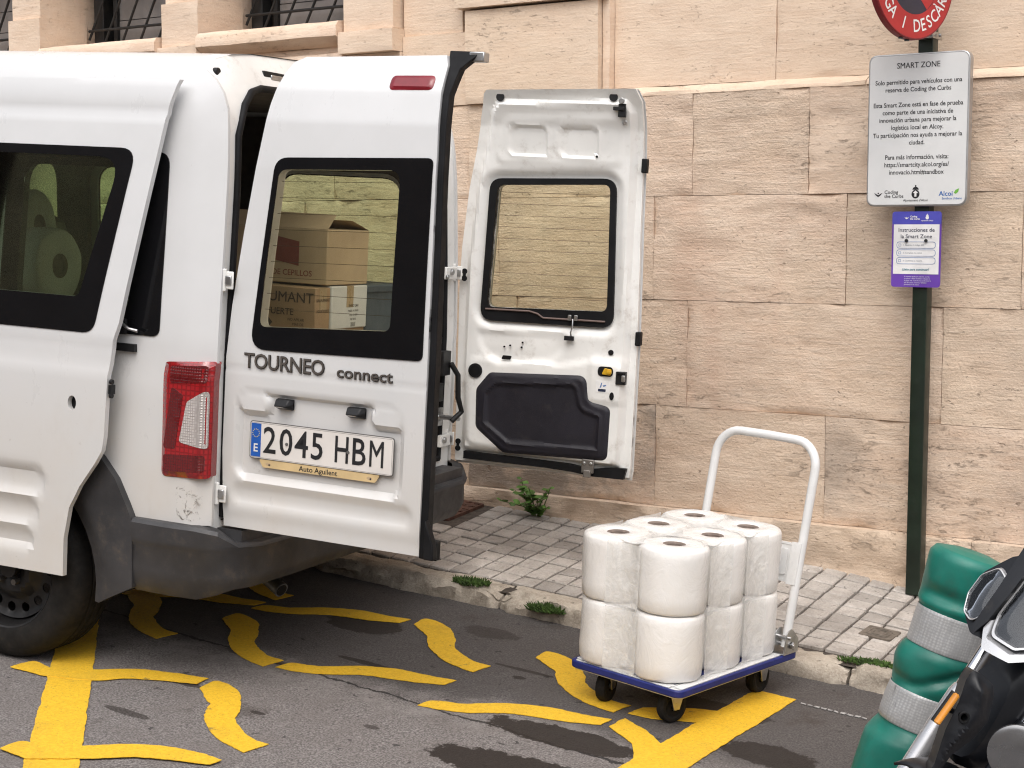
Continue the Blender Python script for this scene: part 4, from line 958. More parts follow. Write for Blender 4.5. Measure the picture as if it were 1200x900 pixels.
for poly, u, z, h in ((ell(0, 0, .011, .011, 14), .654, 1.067, .001), (rpoly([(-.022, -.008), (.016, -.008), (.022, .008), (-.016, .008)], .004), .215, 1.012, .002), (ell(0, 0, .009, .016, 14), .672, .893, .017), (ell(0, 0, .005, .005, 10), .555, 1.842, .006)):
    b = MB(); b.prism(poly, .004, 0, T(u, z, h)); b.build('panel_hole', RUB, rd)
for u, z in ((.20, 1.055), (.225, 1.062), (.275, 1.058), (.278, 1.078)): b = MB(); b.prism(ell(0, 0, .004, .004, 8), .006, 0, T(u, z, -.006)); b.build('screw_hole', RUB, rd)
b = MB(); b.prism(rrect(-.032, -.020, .032, .020, .018), .003, 0, T(.640, .990, .0165)); b.prism(rpoly([(-.016, -.011), (.020, -.013), (.022, .010), (-.006, .014)], .004), .014, 1, T(.644, .990, .017)); b.box((.015, 0, .016), (.02, .012, .012), 1, T(.644, .990, .017))
b.build('release_knob', [RUB, mat('yellow_knob', (.62, .36, .015), .4)], rd, bevel=.002)
b = MB(); b.box((0, 0, .01), (.040, .052, .028), 0, T(.705, .968, .0)); b.box((.012, 0, .026), (.014, .026, .012), 1, T(.705, .968, .0)); b.box((.0, .022, .022), (.03, .01, .02), 0, T(.705, .968, .0))
b.box((0, 0, .008), (.030, .052, .02), 0, T(.662, 2.022, -.004)); b.box((-.012, .006, .018), (.045, .014, .014), 0, T(.662, 2.022, -.004)); b.cyl(T(.662, 2.058, -.004) @ Vector((0, 0, 0)), T(.662, 2.058, -.004) @ Vector((0, 0, .008)), .012, 12, 1); b.cyl(T(.668, 1.978, .0) @ Vector((0, 0, 0)), T(.668, 1.978, .0) @ Vector((0, 0, .007)), .010, 12, 1)
b.build('door_latch', [BLK, ZINC], rd, bevel=.002)
b = MB()
for u, z in ((.744, 1.815), (.757, 1.128)): b.box((0, 0, -.03), (.022, .056, .04), 0, T(u, z, 0))
b.build('edge_buffer', RUB, rd, bevel=.004)
b = MB(); b.box((0, 0, .004), (.056, .050, .008), 0, T(.632, .930, .0165)) if False else b.prism(rrect(-.028, -.023, .028, .023, .002), .0015, 0, T(.632, .928, .0168))
b.prism(rrect(-.018, -.020, .014, -.009, .003), .0019, 1, T(.632, .928, .0168)); b.prism([(-.012, -.004), (-.006, .016), (-.002, .016), (-.006, -.004)], .0019, 2, T(.632, .928, .0168)); b.prism([(.004, .0), (.016, .005), (.012, .009), (.0, .005)], .0019, 2, T(.632, .928, .0168))
b.build('sticker', [SLET, DKNAVY, LINE], rd)
b = MB(); b.box((0, 0, .008), (.052, .056, .014), 0, T(.590, .600, .008)); b.box((0, -.03, .012), (.03, .03, .02), 0, T(.590, .600, .008))
for du in (-.014, .014): b.cyl(T(.590+du, .612, .0) @ Vector((0, 0, .014)), T(.590+du, .612, .0) @ Vector((0, 0, .028)), .007, 10, 1)
b.build('striker_plate', [mat('dull_steel', (.26, .24, .22), .5, .7, .2), ZINC], rd, bevel=.003)
b = MB(); b.tube([RS(.490, 1.19, .012), RS(.492, 1.16, .02), RS(.486, 1.135, .02), RS(.488, 1.118, .012)], .0035, 8, 1); b.box((0, 0, .008), (.040, .018, .012), 0, T(.480, 1.112, .008)); b.box((-.012, 0, .01), (.014, .022, .01), 1, T(.488, 1.195, .0)); b.box((.014, 0, .01), (.014, .022, .01), 1, T(.488, 1.195, .0))
b.build('window_catch', [BLK, ZINC], rd, bevel=.002)
b = MB(); panel(b, [(.045, .575), (.40, .572), (.52, .566), (.60, .556), (.735, .556), (.745, .60), (.70, .602), (.60, .585), (.50, .598), (.045, .606)], [], lambda u, z: RS(u, z, -.004), .03, tuple(-nR), .05); b.build('bottom_shadow_gap', RUB, rd)  # black strip standing in for the shade in the gap under the door
for z in (1.345, .655):
    hinge(rd, RS(-.03, z, -.002), dR, (0, 0, 1))

# ------------------------------------------------------------------ loads inside the van
def vthing(name, p, rz, label, cat, group=None):
    m = VM @ Matrix.Translation(p) @ Matrix.Rotation(R(rz), 4, 'Z'); o = empty(name, matrix=m); return tag(o, label, cat, group)
def carton(name, p, size, label, m, prints, rz=0, flaps=False, cat='box'):
    """p: rear left bottom corner in van axes; box runs forward (-x) and to the right (+y)"""
    t = vthing(name, p, rz, label, cat); x, y, z = size
    b = MB(); b.span((-x, 0, 0), (0, y, z)); b.build('carton_body', m, t, bevel=.004)
    if flaps:
        b = MB(); b.add([(-x, 0, z), (0, 0, z), (-.02, y*.30, z+.055), (-x+.02, y*.30, z+.055)], [(0, 1, 2, 3)]); b.add([(-x, y, z), (0, y, z), (-.01, y*.62, z+.035), (-x+.01, y*.62, z+.035)], [(0, 1, 2, 3)])
        b.build('flap', m, t)
    else:
        b = MB(); b.span((-x-.0005, y/2-.025, z), (.0005, y/2+.025, z+.0008)); b.span((.0002, y/2-.025, z-.08), (.001, y/2+.025, z)); b.build('packing_tape', mat('brown_tape', (.38, .27, .15), .3), t)
    if prints:
        b = MB(); mats = []
        for s, sz, side, u, w, mm in prints:
            if mm not in mats: mats.append(mm)
            T = frame((-x+u, -.001, w), (1, 0, 0), (0, 0, 1)) if side == 'L' else frame((.001, u, w), (0, 1, 0), (0, 0, 1))
            if s == '#': b.prism([(-sz, -.035), (sz, -.055), (sz, .035), (-sz, .055)], .0008, mats.index(mm), T)
            elif s == '/': b.prism([(-.02, 0), (0, -.02), (.02, 0), (0, .02)], .0008, mats.index(mm), T)
            else: text(b, s, sz, T, mats.index(mm), bold=.008)
        b.build('printing', mats, t)
    return t
FZ = .575
carton('stacked_carton', (-.13, .72, FZ), (.55, .45, .56), 'tall brown carton low in the van hidden by the rear door', CARD, [])
carton('stacked_carton', (-.12, .752, 1.136), (.50, .104, .156), 'brown carton printed FUMANT beneath the open topped carton', CARD, [('SALFUMANT', .054, 'L', .34, .115, CARDK), ('AGUA FUERTE', .034, 'L', .30, .062, CARDK), ('NO APILAR', .014, 'L', .42, .035, CARDK), ('MAS DE', .014, 'L', .43, .018, CARDK), ('/', .02, 'L', .30, .02, CARDK), ('SALFUMANT', .017, 'R', .052, .11, CARDK), ('AGUA FUERTE', .014, 'R', .052, .07, CARDK)])
carton('open_carton', (-.125, .83, 1.30), (.62, .31, .205), 'large brown open topped carton at the top of the load', CARDL, [('#', .06, 'L', .44, .12, CARDR), ('BROCHAS DE CEPILLOS', .030, 'L', .40, .038, CARDR)], flaps=True)
carton('white_carton', (-.115, .862, 1.136), (.3, .265, .16), 'white carton with a printed shipping label beside the brown carton', WCARD, [('ENVIO 24H', .015, 'R', .16, .085, INK), ('MADE IN SPAIN', .011, 'R', .16, .066, INK), ('CAJA 12 UDS', .011, 'R', .16, .050, INK), ('REF 4410', .011, 'R', .16, .034, INK), ('||||||||', .018, 'R', .16, .016, INK)])
t = vthing('storage_crate', (-.12, 1.135, 1.10), 0, 'slate grey plastic crate at the right end of the load', 'crate'); b = MB(); b.span((-.4, 0, 0), (0, .30, .19)); b.span((-.41, -.008, .165), (.008, .308, .195)); b.build('crate_body', GBOX, t, bevel=.006)
carton('stacked_carton', (-.13, 1.18, FZ), (.5, .28, .52), 'brown carton on the van floor beneath the slate grey crate', CARD, [])

# ------------------------------------------------------------------ paper rolls
def roll_mesh(r=.1145, h=.213, sd=0.):
    b = MB(); prof = [(.036, h-.06), (.036, h-.004), (.042, h+.001), (.07, h+.002), (r-.014, h), (r-.005, h-.004), (r-.001, h-.012), (r, h*.85), (r+.001, h*.70), (r, h*.5), (r+.001, h*.25), (r-.001, .012), (r-.005, .004), (r-.014, .0), (.03, 0)]
    b.lathe(prof, 56)
    for i, v in enumerate(b.v):
        q = math.hypot(v.x, v.y)
        if q > .05:
            n = noise.noise(Vector((v.x*11+sd, v.y*11, v.z*7)))*.0028+noise.noise(Vector((v.x*34+sd, v.y*34, v.z*16)))*.0013
            v.x *= 1+n/q; v.y *= 1+n/q; v.z += noise.noise(Vector((v.x*22, v.y*22, sd)))*.0022
    return b
def roll(name, matrix, label, group, sd, part=True):
    t = tag(empty(name, matrix=matrix), label, 'paper roll', group)
    roll_mesh(sd=sd).build('paper', PAPER, t, angle=50)
    b = MB(); b.lathe([(.0365, .212), (.0365, .15), (.026, .198), (.026, .207), (.030, .211)], 32, 0, None, True); b.add([(.030*math.cos(R(a)), .030*math.sin(R(a)), .202) for a in range(0, 360, 15)], [tuple(range(24))], 0); b.build('core', [CORE, COREI], t)
    b = MB(); hh = .207
    return t

# ------------------------------------------------------------------ platform trolley
TA = R(-8.6); TC = Vector((-2.397, 4.683, 0)); TC.z = zr(TC.x)
TM = Matrix.Translation(TC) @ Matrix.Rotation(.0548, 4, 'Y') @ Matrix.Rotation(TA, 4, 'Z')
tr = tag(empty('platform_trolley', matrix=TM), 'white folding handle platform trolley with a blue edge carrying paper rolls', 'trolley')
DW, DL, DZ = .2265, .347, .140
b = MB(); b.prism(rrect(-DW+.008, -DL+.008, DW-.008, DL-.008, .03), .026, 0, Matrix.Translation((0, 0, DZ-.028)))
for sx in (-1, 1): b.span((sx*(DW-.012), -DL+.03, DZ-.001), (sx*(DW-.045), DL-.03, DZ+.0035)); b.span((sx*(DW-.0505), -DL+.03, DZ-.001), (sx*(DW-.054), DL-.03, DZ+.003))
for sy in (-1, 1): b.span((-DW+.054, sy*(DL-.012), DZ-.001), (DW-.054, sy*(DL-.048), DZ+.0032))
b.build('deck', TWHITE, tr, bevel=.002)
b = MB(); ring = rrect(-DW, -DL, DW, DL, .035, 8)
panel(b, ring, [rrect(-DW+.012, -DL+.012, DW-.012, DL-.012, .027, 8)], lambda x, y: (x, y, DZ+.001), .024, (0, 0, -1), .05); b.build('edge_bumper', BLUE, tr, bevel=.004)
b = MB(); b.span((-DW+.056, -DL+.052, DZ-.003), (DW-.056, DL-.052, DZ+.0022))
for k in range(24): b.span((-DW+.06, -DL+.06+k*.0246, DZ+.002), (DW-.06, -DL+.068+k*.0246, DZ+.0032))
b.build('deck_mat', BLUE, tr)
def caster(x, y, swing):
    c = empty('caster'); c.parent = tr; c.matrix_local = Matrix.Translation((x, y, 0)) @ Matrix.Rotation(R(swing), 4, 'Z')
    b = MB(); T = Matrix.Translation((0, -.018, .053)) @ Matrix.Rotation(R(90), 4, 'Y')
    b.lathe([(.014, -.016), (.032, -.014), (.040, -.018), (.049, -.016), (.053, -.008), (.053, .008), (.049, .016), (.040, .018), (.032, .014), (.014, .016)], 40, 0, T); b.build('tyre', TYRE, c)
    b = MB(); b.cyl((-.024, -.018, .053), (.024, -.018, .053), .010, 14)
    for s in (-1, 1): b.prism([(-.012, 0), (.012, 0), (.03, .056), (-.026, .056)], .004, 0, frame((s*.0235, -.018, .046), (0, 1, 0), (0, 0, 1)))
    b.box((0, 0, .106), (.07, .072, .006)); b.cyl((0, 0, .100), (0, 0, .112), .024, 20); b.build('fork', ZINC, c, bevel=.0015)
for x, y, s in ((-.14, -.235, 12), (.135, -.235, -14), (-.14, .24, 0), (.145, .24, 0)): caster(x, y, s)
# folding handle, leaning outwards
def hp(x, s): return (x, .288+.135*s, DZ+.02+s*.70)
b = MB(); W2 = .205; path = [hp(W2, 0), hp(W2, .3), hp(W2, .6), hp(W2, .86)]
for k in range(1, 9): a = R(90*k/8); path.append(hp(W2-.09*(1-math.cos(a)), .86+.128*math.sin(a)))
path += [hp(0, .99)]+[(-p[0], p[1], p[2]) for p in path[::-1]]
b.tube(path, .0155, 16); b.build('handle', TWHITE, tr)
b = MB(); T = frame(hp(0, .40), (1, 0, 0), Vector(hp(0, 1))-Vector(hp(0, 0)))
b.box((0, 0, 0), (2*W2-.028, .135, .012), 0, T); b.box((0, .064, -.002), (2*W2-.03, .008, .02), 0, T); b.box((0, -.064, -.002), (2*W2-.03, .008, .02), 0, T)
panel(b, rrect(-.16, -.045, .16, .045, .006), [rrect(-.13, -.03, .13, .03, .004)], lambda x, y: T @ Vector((x, y, -.0085)), .004, tuple((T.to_3x3() @ Vector((0, 0, 1)))), .05)
panel(b, rrect(-.16, -.045, .16, .045, .006), [rrect(-.13, -.03, .13, .03, .004)], lambda x, y: T @ Vector((x, y, .0095)), .004, tuple((T.to_3x3() @ Vector((0, 0, -1)))), .05)
for sx in (-1, 1): b.box((sx*(W2-.012), 0, 0), (.036, .145, .036), 0, T)
b.build('handle_panel', TWHITE, tr, bevel=.003)
for sx in (-1, 1):
    b = MB()
    for o_ in (-.022, .022): b.prism(rpoly([(-.045, 0), (.045, 0), (.045, .045), (.0, .088), (-.03, .075)], [.004, .004, .02, .03, .02]), .0035, 0, frame((sx*W2+o_-.0018, .288, DZ+.003), (0, 1, 0), (0, 0, 1)))
    b.box((sx*W2, .29, DZ+.004), (.05, .09, .004)); b.cyl((sx*W2-.034, .29, DZ+.03), (sx*W2+.036, .29, DZ+.03), .007, 10); b.cyl((sx*W2-.03, .275, DZ+.058), (sx*W2+.03, .275, DZ+.058), .006, 10)
    b.cyl((sx*W2+.026, .29, DZ+.03), (sx*W2+.034, .29, DZ+.03), .013, 6); b.build('hinge_bracket', ZINC, tr, bevel=.001)
# twelve rolls: two layers, two wide, three deep
FILM, fn, fb = newmat('clear_wrap_film'); fv = fn.coords(); fb.inputs['Base Color'].default_value = (.92, .91, .88, 1); fb.inputs['Roughness'].default_value = .16; fb.inputs['Alpha'].default_value = .3
fn.link(fn.bump(fn.noise(fv, 18, 5, .65, 1.6), .6, .008), fb.inputs['Normal']); fn.link(fn.ramp(fn.noise(fv, 16, 5, .7, 1.), .40, .72, .50, .76), fb.inputs['Alpha'])
PR = ['front left corner', 'front right corner', 'left side between two corner rolls', 'right side between two corner rolls', 'far left corner', 'far right corner by the handle']
for lay in (0, 1):
    cen = []; rl = []
    for k in range(6):
        cx = (-.131, .086)[k % 2]+random.uniform(-.002, .002)+.004*(1-lay); cy = -.232+.212*(k//2)+random.uniform(-.003, .003)
        M0 = TM @ Matrix.Translation((cx, cy, DZ+.004+lay*.215)); q = Matrix.Rotation(random.uniform(0, 6), 4, 'Z') @ Matrix.Rotation(R(random.uniform(-1., 1.)), 4, 'X')
        rl.append((roll('paper_roll', M0 @ q, '%s layer white paper roll on the trolley, %s' % (('bottom', 'top')[lay], PR[k]), 'wrapped paper rolls on the trolley', k+lay*7.3), M0 @ q)); cen.append(Vector((cx, cy, DZ+.004+lay*.215)))
    # clear film stretched across the valleys between neighbouring rolls
    for a, c, n in ((0, 1, (0, -1, 0)), (1, 3, (1, 0, 0)), (3, 5, (1, 0, 0)), (2, 0, (-1, 0, 0)), (4, 2, (-1, 0, 0)), (5, 4, (0, 1, 0))):
        n = Vector(n); A, B = cen[a], cen[c]; b = MB(); vs = []; nu, nv_ = 14, 22
        for j in range(nv_+1):
            z = .004+.206*j/nv_
            for i in range(nu+1):
                t = .20+.60*i/nu; w = math.sin(math.pi*i/nu); p = A.lerp(B, t)+n*(.1160-.0105*w)
                dA = min((p-A).length, (p-B).length)
                if dA > .1145 and w < .35: pass
                p = p+n*(.003*noise.noise(Vector((t*9, z*26, a*3.1+lay)))*w)
                ctr = A if t < .5 else B; d2 = p-ctr
                if d2.length < .1156: p = ctr+d2.normalized()*.1156
                p.z += z; vs.append(p)
        b.add(vs, [(j*(nu+1)+i, j*(nu+1)+i+1, (j+1)*(nu+1)+i+1, (j+1)*(nu+1)+i) for j in range(nv_) for i in range(nu)])
        o = b.build('plastic_wrap', FILM, None, angle=80); o.parent = rl[a][0]; o.matrix_parent_inverse = rl[a][1].inverted() @ TM
    if lay:
        b = MB(); cs = [Vector((v.x, v.y)) for v in cen]; hull = rpoly([(cs[0].x-.06, cs[0].y-.03), (cs[1].x+.06, cs[1].y-.03), (cs[5].x+.06, cs[5].y+.03), (cs[4].x-.06, cs[4].y+.03)], .03)
        hull = [(cs[0].x-.03, cs[0].y-.085), (cs[1].x+.03, cs[1].y-.085), (cs[1].x+.085, cs[1].y-.03), (cs[5].x+.085, cs[5].y+.03), (cs[5].x+.03, cs[5].y+.085), (cs[4].x-.03, cs[4].y+.085), (cs[4].x-.085, cs[4].y+.03), (cs[0].x-.085, cs[0].y-.03)]
        panel(b, hull, [ell(v.x, v.y, .096, .096, 28) for v in cs], lambda x, y: Vector((x, y, cen[0].z+.2145-.008*sst(.10, .13, min((Vector((x, y))-v).length for v in cs))+.002*noise.noise(Vector((x*30, y*30, 1))))), .0004, (0, 0, -1), .014)
        o = b.build('plastic_wrap', FILM, None, angle=80); o.parent = rl[0][0]; o.matrix_parent_inverse = rl[0][1].inverted() @ TM
# a few rolls loose in the load seen through the sliding door window
for i, (x, y, z, ry, rz, sc, lab) in enumerate(((-1.66, .42, 1.305, 90, -72, 1.25, 'white paper roll lying with its core towards the sliding door window'), (-1.22, .50, 1.31, 88, 4, 1.25, 'white paper roll lying nearest the rear in the window load'), (-1.52, .72, 1.44, 86, 12, 1.25, 'white paper roll behind the roll facing the window'), (-1.90, .55, 1.32, 90, -80, 1.25, 'white paper roll at the front of the window load'))):
    m = VM @ Matrix.Translation((x, y, z)) @ Matrix.Rotation(R(rz), 4, 'Z') @ Matrix.Rotation(R(ry), 4, 'Y') @ Matrix.Scale(sc, 4) @ Matrix.Translation((0, 0, -.1))
    roll('paper_roll', m, lab, 'loose paper rolls inside the van', 20+i)
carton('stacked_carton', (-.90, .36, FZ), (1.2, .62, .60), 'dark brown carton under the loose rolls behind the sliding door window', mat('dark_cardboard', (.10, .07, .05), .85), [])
t = vthing('black_sack', (-2.0, 1.25, FZ), 0, 'bulging black sack in the middle of the van', 'sack'); b = MB(); b.lathe([(.0, 0), (.25, .0), (.31, .12), (.32, .45), (.30, .72), (.24, .88), (.13, .95), (.05, .97), (.0, .96)], 24)
for v in b.v: v.x *= 1+.14*noise.noise(Vector((v.x*5, v.y*5, v.z*5))); v.y *= 1+.14*noise.noise(Vector((v.x*5+9, v.y*5, v.z*5)))
b.build('sack_body', BLK, t)

# ------------------------------------------------------------------ sign post and its signs
PX, PY = -2.113, 6.160
post = tag(empty('sign_post', (PX, PY, zpav(PX, PY))), 'dark green square steel post standing against the stone wall', 'post')
b = MB(); h = .032; b.prism(rrect(-.030, -h, .030, h, .006, 3), 2.75, 0)
b.prism([(-.032, -h-.002), (.032, -h-.002), (.032, h+.002), (-.032, h+.002)], .004, 0, Matrix.Translation((0, 0, 2.75)))
post_m = b.build('pole', POLE, post, bevel=0)
b = MB()
for z in (2.235, 2.62): b.span((-.040, -.072, z), (.042, .040, z+.026)); b.cyl((.03, -.07, z+.013), (.03, -.08, z+.013), .007, 6); b.cyl((.048, -.02, z+.013), (.058, -.02, z+.013), .007, 6)
b.build('clamp', ZINC, post, T=None, bevel=.002).location = (0, 0, -zpav(PX, PY))
for s in range(6):
    pass
b = MB()
for i in range(9): b.add([(-.0345, -.03+.06*random.random(), z) for z in ()], []) if False else None
SGX, SGY, SGZ = -2.130, 6.105, 1.885
sg = tag(empty('information_sign', (SGX, SGY, SGZ)), 'white rectangular sign headed SMART ZONE with rounded corners on the green post', 'sign'); sg.scale = (1.014, 1, 1.014)
T0 = frame((0, 0, 0), (1, 0, 0), (0, 0, 1))                 # local XY faces the street
b = MB(); b.prism(rrect(-.200, -.293, .200, .293, .035, 8), .042, 0, T0 @ Matrix.Translation((0, 0, -.042)))
b.build('sign_edge', SIGNE, sg, bevel=.004)
b = MB(); b.prism(rrect(-.193, -.286, .193, .286, .030, 8), .0022, 0, T0); b.build('sign_face', SIGNW, sg)
b = MB(); TF = T0 @ Matrix.Translation((0, 0, .0022))
rows = [(.246, 'SMART ZONE', .031), (.184, 'Solo permitido para vehículos con una', .0245), (.155, 'reserva de Coding the Curbs', .0245), (.097, 'Esta Smart Zone está en fase de prueba', .0245), (.068, 'como parte de una iniciativa de', .0245), (.039, 'innovación urbana para mejorar la', .0245), (.010, 'logística local en Alcoy.', .0245), (-.019, 'Tu participación nos ayuda a mejorar la', .0245), (-.048, 'ciudad.', .0245), (-.104, 'Para más información, visita:', .0245), (-.133, 'https://smartcity.alcoi.org/es/', .0245), (-.162, 'innovacio.html#sandbox', .0245)]
for z, s, sz in rows: text(b, s, sz, TF @ Matrix.Translation((0, z, 0)), 0, bold=.013, depth=.0006, sx=.90)
def crest(b, T, s, mi):
    b.prism(ell(0, 0, .016*s, .017*s, 16), .0006, mi, T); b.prism([(-.013*s, .017*s), (.013*s, .017*s), (.010*s, .024*s), (0, .030*s), (-.010*s, .024*s)], .0006, mi, T); b.prism(ell(0, .032*s, .003*s, .003*s, 8), .0006, mi, T)
def wing(b, T, s, mi):
    b.prism([(-.02*s, .008*s), (-.004*s, -.001*s), (0, -.003*s), (.004*s, -.001*s), (.02*s, .008*s), (.012*s, -.003*s), (.003*s, -.010*s), (-.003*s, -.010*s), (-.012*s, -.003*s)], .0006, mi, T); b.prism(ell(0, .005*s, .0035*s, .0035*s, 8), .0006, mi, T)
b.build('sign_lettering', INK, sg); b = MB()
TT = TF @ Matrix.Translation((-.150, -.246, 0)); wing(b, TT, .85, 0)
text(b, 'Coding', .019, TF @ Matrix.Translation((-.125, -.238, 0)), 0, 'LEFT', bold=.012); text(b, 'the Curbs', .019, TF @ Matrix.Translation((-.125, -.254, 0)), 0, 'LEFT', bold=.012)
b.build('wing_logo', INK, sg); b = MB()
TT = TF @ Matrix.Translation((.0, -.246, 0)); crest(b, TT, 1., 0)
b.prism([(-.011, .004), (0, .014), (.011, .004), (.004, .004), (.004, -.010), (-.004, -.010), (-.004, .004)], .0011, 3, TT); text(b, 'Ajuntament d\'Alcoi', .0125, TF @ Matrix.Translation((0, -.270, 0)), 0, bold=.01)
b.build('town_crest', [INK, ALB, ALG, SLET], sg); b = MB()
text(b, 'Alcoi', .026, TF @ Matrix.Translation((.092, -.246, 0)), 1, 'LEFT', bold=.015); text(b, 'Sandbox Urbano', .0115, TF @ Matrix.Translation((.104, -.264, 0)), 1, 'LEFT', bold=.01)
b.prism([(.150, -.243), (.156, -.232), (.170, -.226), (.167, -.240), (.158, -.247)], .0006, 2, TF)
b.build('city_logo', [INK, ALB, ALG, SLET], sg)
ins = tag(empty('instruction_sign', (-2.127, 6.118, 1.419)), 'small purple and white instruction sign below the larger white sign', 'sign'); ins.scale = (1.013, 1, 1.013)
b = MB(); b.prism(rrect(-.098, -.147, .098, .147, .014, 6), .004, 0, T0 @ Matrix.Translation((0, 0, -.002)))
b.prism(rpoly([(-.098, .098), (.098, .098), (.098, .147), (-.098, .147)], [0, 0, .014, .014]), .0026, 1, T0)
b.build('sign_face', [PURP, BLUEP], ins)
b = MB(); b.prism([(-.091, -.096), (.091, -.096), (.091, .097), (-.091, .097)], .0030, 0, T0); b.build('white_panel', SLET, ins)
b = MB(); TF = T0 @ Matrix.Translation((0, 0, .0034))
text(b, 'Instrucciones de', .0215, TF @ Matrix.Translation((0, .075, 0)), 0, bold=.004, sx=1.02); text(b, 'la Smart Zone', .0215, TF @ Matrix.Translation((0, .050, 0)), 0, bold=.004, sx=1.02)
for k, s in enumerate(('1. Escanea el código QR', '2. Completa tus datos', '3. Confirma tu reserva')):
    z = .017-k*.0305; panel(b, rrect(-.078, z-.013, .078, z+.013, .012), [rrect(-.0765, z-.0115, .0765, z+.0115, .011)], lambda x, y: TF @ Vector((x, y, .0004)), .0006, tuple(TF.to_3x3() @ Vector((0, 0, -1))), .03, 1)
    text(b, s, .0085, TF @ Matrix.Translation((-.052, z, 0)), 2, 'LEFT'); panel(b, rrect(-.070, z-.005, -.060, z+.005, .002, 2), [rrect(-.0688, z-.0038, -.0612, z+.0038, .001, 2)], lambda x, y: TF @ Vector((x, y, .0004)), .0006, tuple(TF.to_3x3() @ Vector((0, 0, -1))), .01, 1)
text(b, '¡Listo para continuar?', .0125, TF @ Matrix.Translation((0, -.078, 0)), 3, bold=.02)
TT = TF @ Matrix.Translation((-.040, .122, 0)); wing(b, TT, .45, 4)
text(b, 'Coding', .0095, TF @ Matrix.Translation((-.026, .127, 0)), 4, 'LEFT', bold=.03); text(b, 'the Curbs', .0095, TF @ Matrix.Translation((-.026, .118, 0)), 4, 'LEFT', bold=.03)
TT = TF @ Matrix.Translation((.042, .123, 0)); crest(b, TT, .42, 4); text(b, 'Ajuntament d\'Alcoi', .006, TF @ Matrix.Translation((.042, .111, 0)), 4, bold=.02)
for k, s in enumerate(('Si necesitas ayuda para reservar, escribe', 'un correo o llama al teléfono indicado en', 'la página web. Consulta las condiciones de', 'uso de la zona, horarios y vehículos', 'permitidos en la ciudad.')):
    text(b, s, .0068, TF @ Matrix.Translation((-.045, -.106-k*.0078, 0)), 4, 'LEFT', sx=.92)
b.build('sign_lettering', [DKNAVY, LINE, GREY_T, TEAL, SLET], ins)
b = MB()
for x in (-.038, .040): b.cyl((x, -.002, .034), (x, -.010, .034), .0065, 10)
b.build('screw', INK, ins)
# round no-parking disc, turned to face the traffic
RS_R = .222
rsg = tag(empty('round_sign', (-2.073, 5.875, 2.205+RS_R)), 'round red sign lettered CÀRREGA I DESCÀRREGA at the top of the green post', 'sign')
TRN = frame((0, 0, 0), (.36, .933, 0), (0, 0, 1))
b = MB(); b.lathe([(0, -.030), (RS_R-.004, -.030), (RS_R, -.026), (RS_R, -.002), (RS_R-.004, .002), (RS_R-.012, 0), (0, 0)], 72, 0, TRN); b.build('sign_rim', SREDD, rsg)
b = MB(); b.lathe([(.128, .0012), (RS_R-.006, .0012)], 72, 0, TRN); b.build('red_ring', SRED, rsg)
b = MB(); b.lathe([(0, .0012), (.1279, .0012)], 64, 0, TRN); bar = [(-.115, .145), (-.145, .115), (.115, -.145), (.145, -.115)]
b.prism([(-.106, .070), (-.070, .106), (.106, -.070), (.070, -.106)], .0006, 1, TRN @ Matrix.Translation((0, 0, .0014))); b.build('blue_disc', [SNAVY, SRED], rsg)
b = MB()
def arc(s, r, c0, step, flip):
    n = len(s)
    for i, ch in enumerate(s):
        if ch == ' ': continue
        a = c0+(i-(n-1)/2)*step*(1 if flip else -1); T = TRN @ Matrix.Translation((r*math.cos(R(a)), r*math.sin(R(a)), .0016)) @ Matrix.Rotation(R(a+90 if flip else a-90), 4, 'Z')
        text(b, ch, .066, T, 0, bold=.010, sx=.86)
arc('CÀRREGA I DESCÀRREGA', .172, -91, 12.2, True); arc('EXCEPTE', .172, 90, 14, False)
b.build('sign_lettering', SLET, rsg)
b = MB(); b.span((-.02, -.012, -.19), (.12, .0, -.165)) if False else b.cyl(TRN @ Vector((-.02, -RS_R-.004, -.014)), TRN @ Vector((-.02, -RS_R+.004, -.014)), .010, 8); b.cyl(TRN @ Vector((-.055, -RS_R+.003, -.014)), TRN @ Vector((-.055, -RS_R+.011, -.014)), .009, 8)
b.build('drain_nub', INK, rsg)

# ------------------------------------------------------------------ leaning green bollard
def ray(px, py, d):
    v = rt2*((px-600)/1858.46)+up2*(-(py-450)/1858.46)+fw; return Vector((0, 0, 1.5))+v*d
B0 = Vector((-1.485, 4.09, zr(-1.485)-.01)); B1 = ray(1143, 647, 4.30)
ax = (B1-B0); HB = ax.length; ax.normalize()
bm_ = frame(B0, ax.cross(Vector((0, 1, 0))).cross(ax) if False else Vector((1, 0, 0))-ax*ax.x, Vector((0, 1, 0)))
ex = (Vector((.834, .551, 0))); ex = (ex-ax*ex.dot(ax)).normalized(); ey = ax.cross(ex)
for i in range(3): bm_[i][0] = ex[i]; bm_[i][1] = ey[i]; bm_[i][2] = ax[i]; bm_[i][3] = B0[i]
bo = tag(empty('bollard', matrix=bm_), 'dented leaning green plastic bollard with two silver reflective bands by the kerb', 'bollard')
H = HB
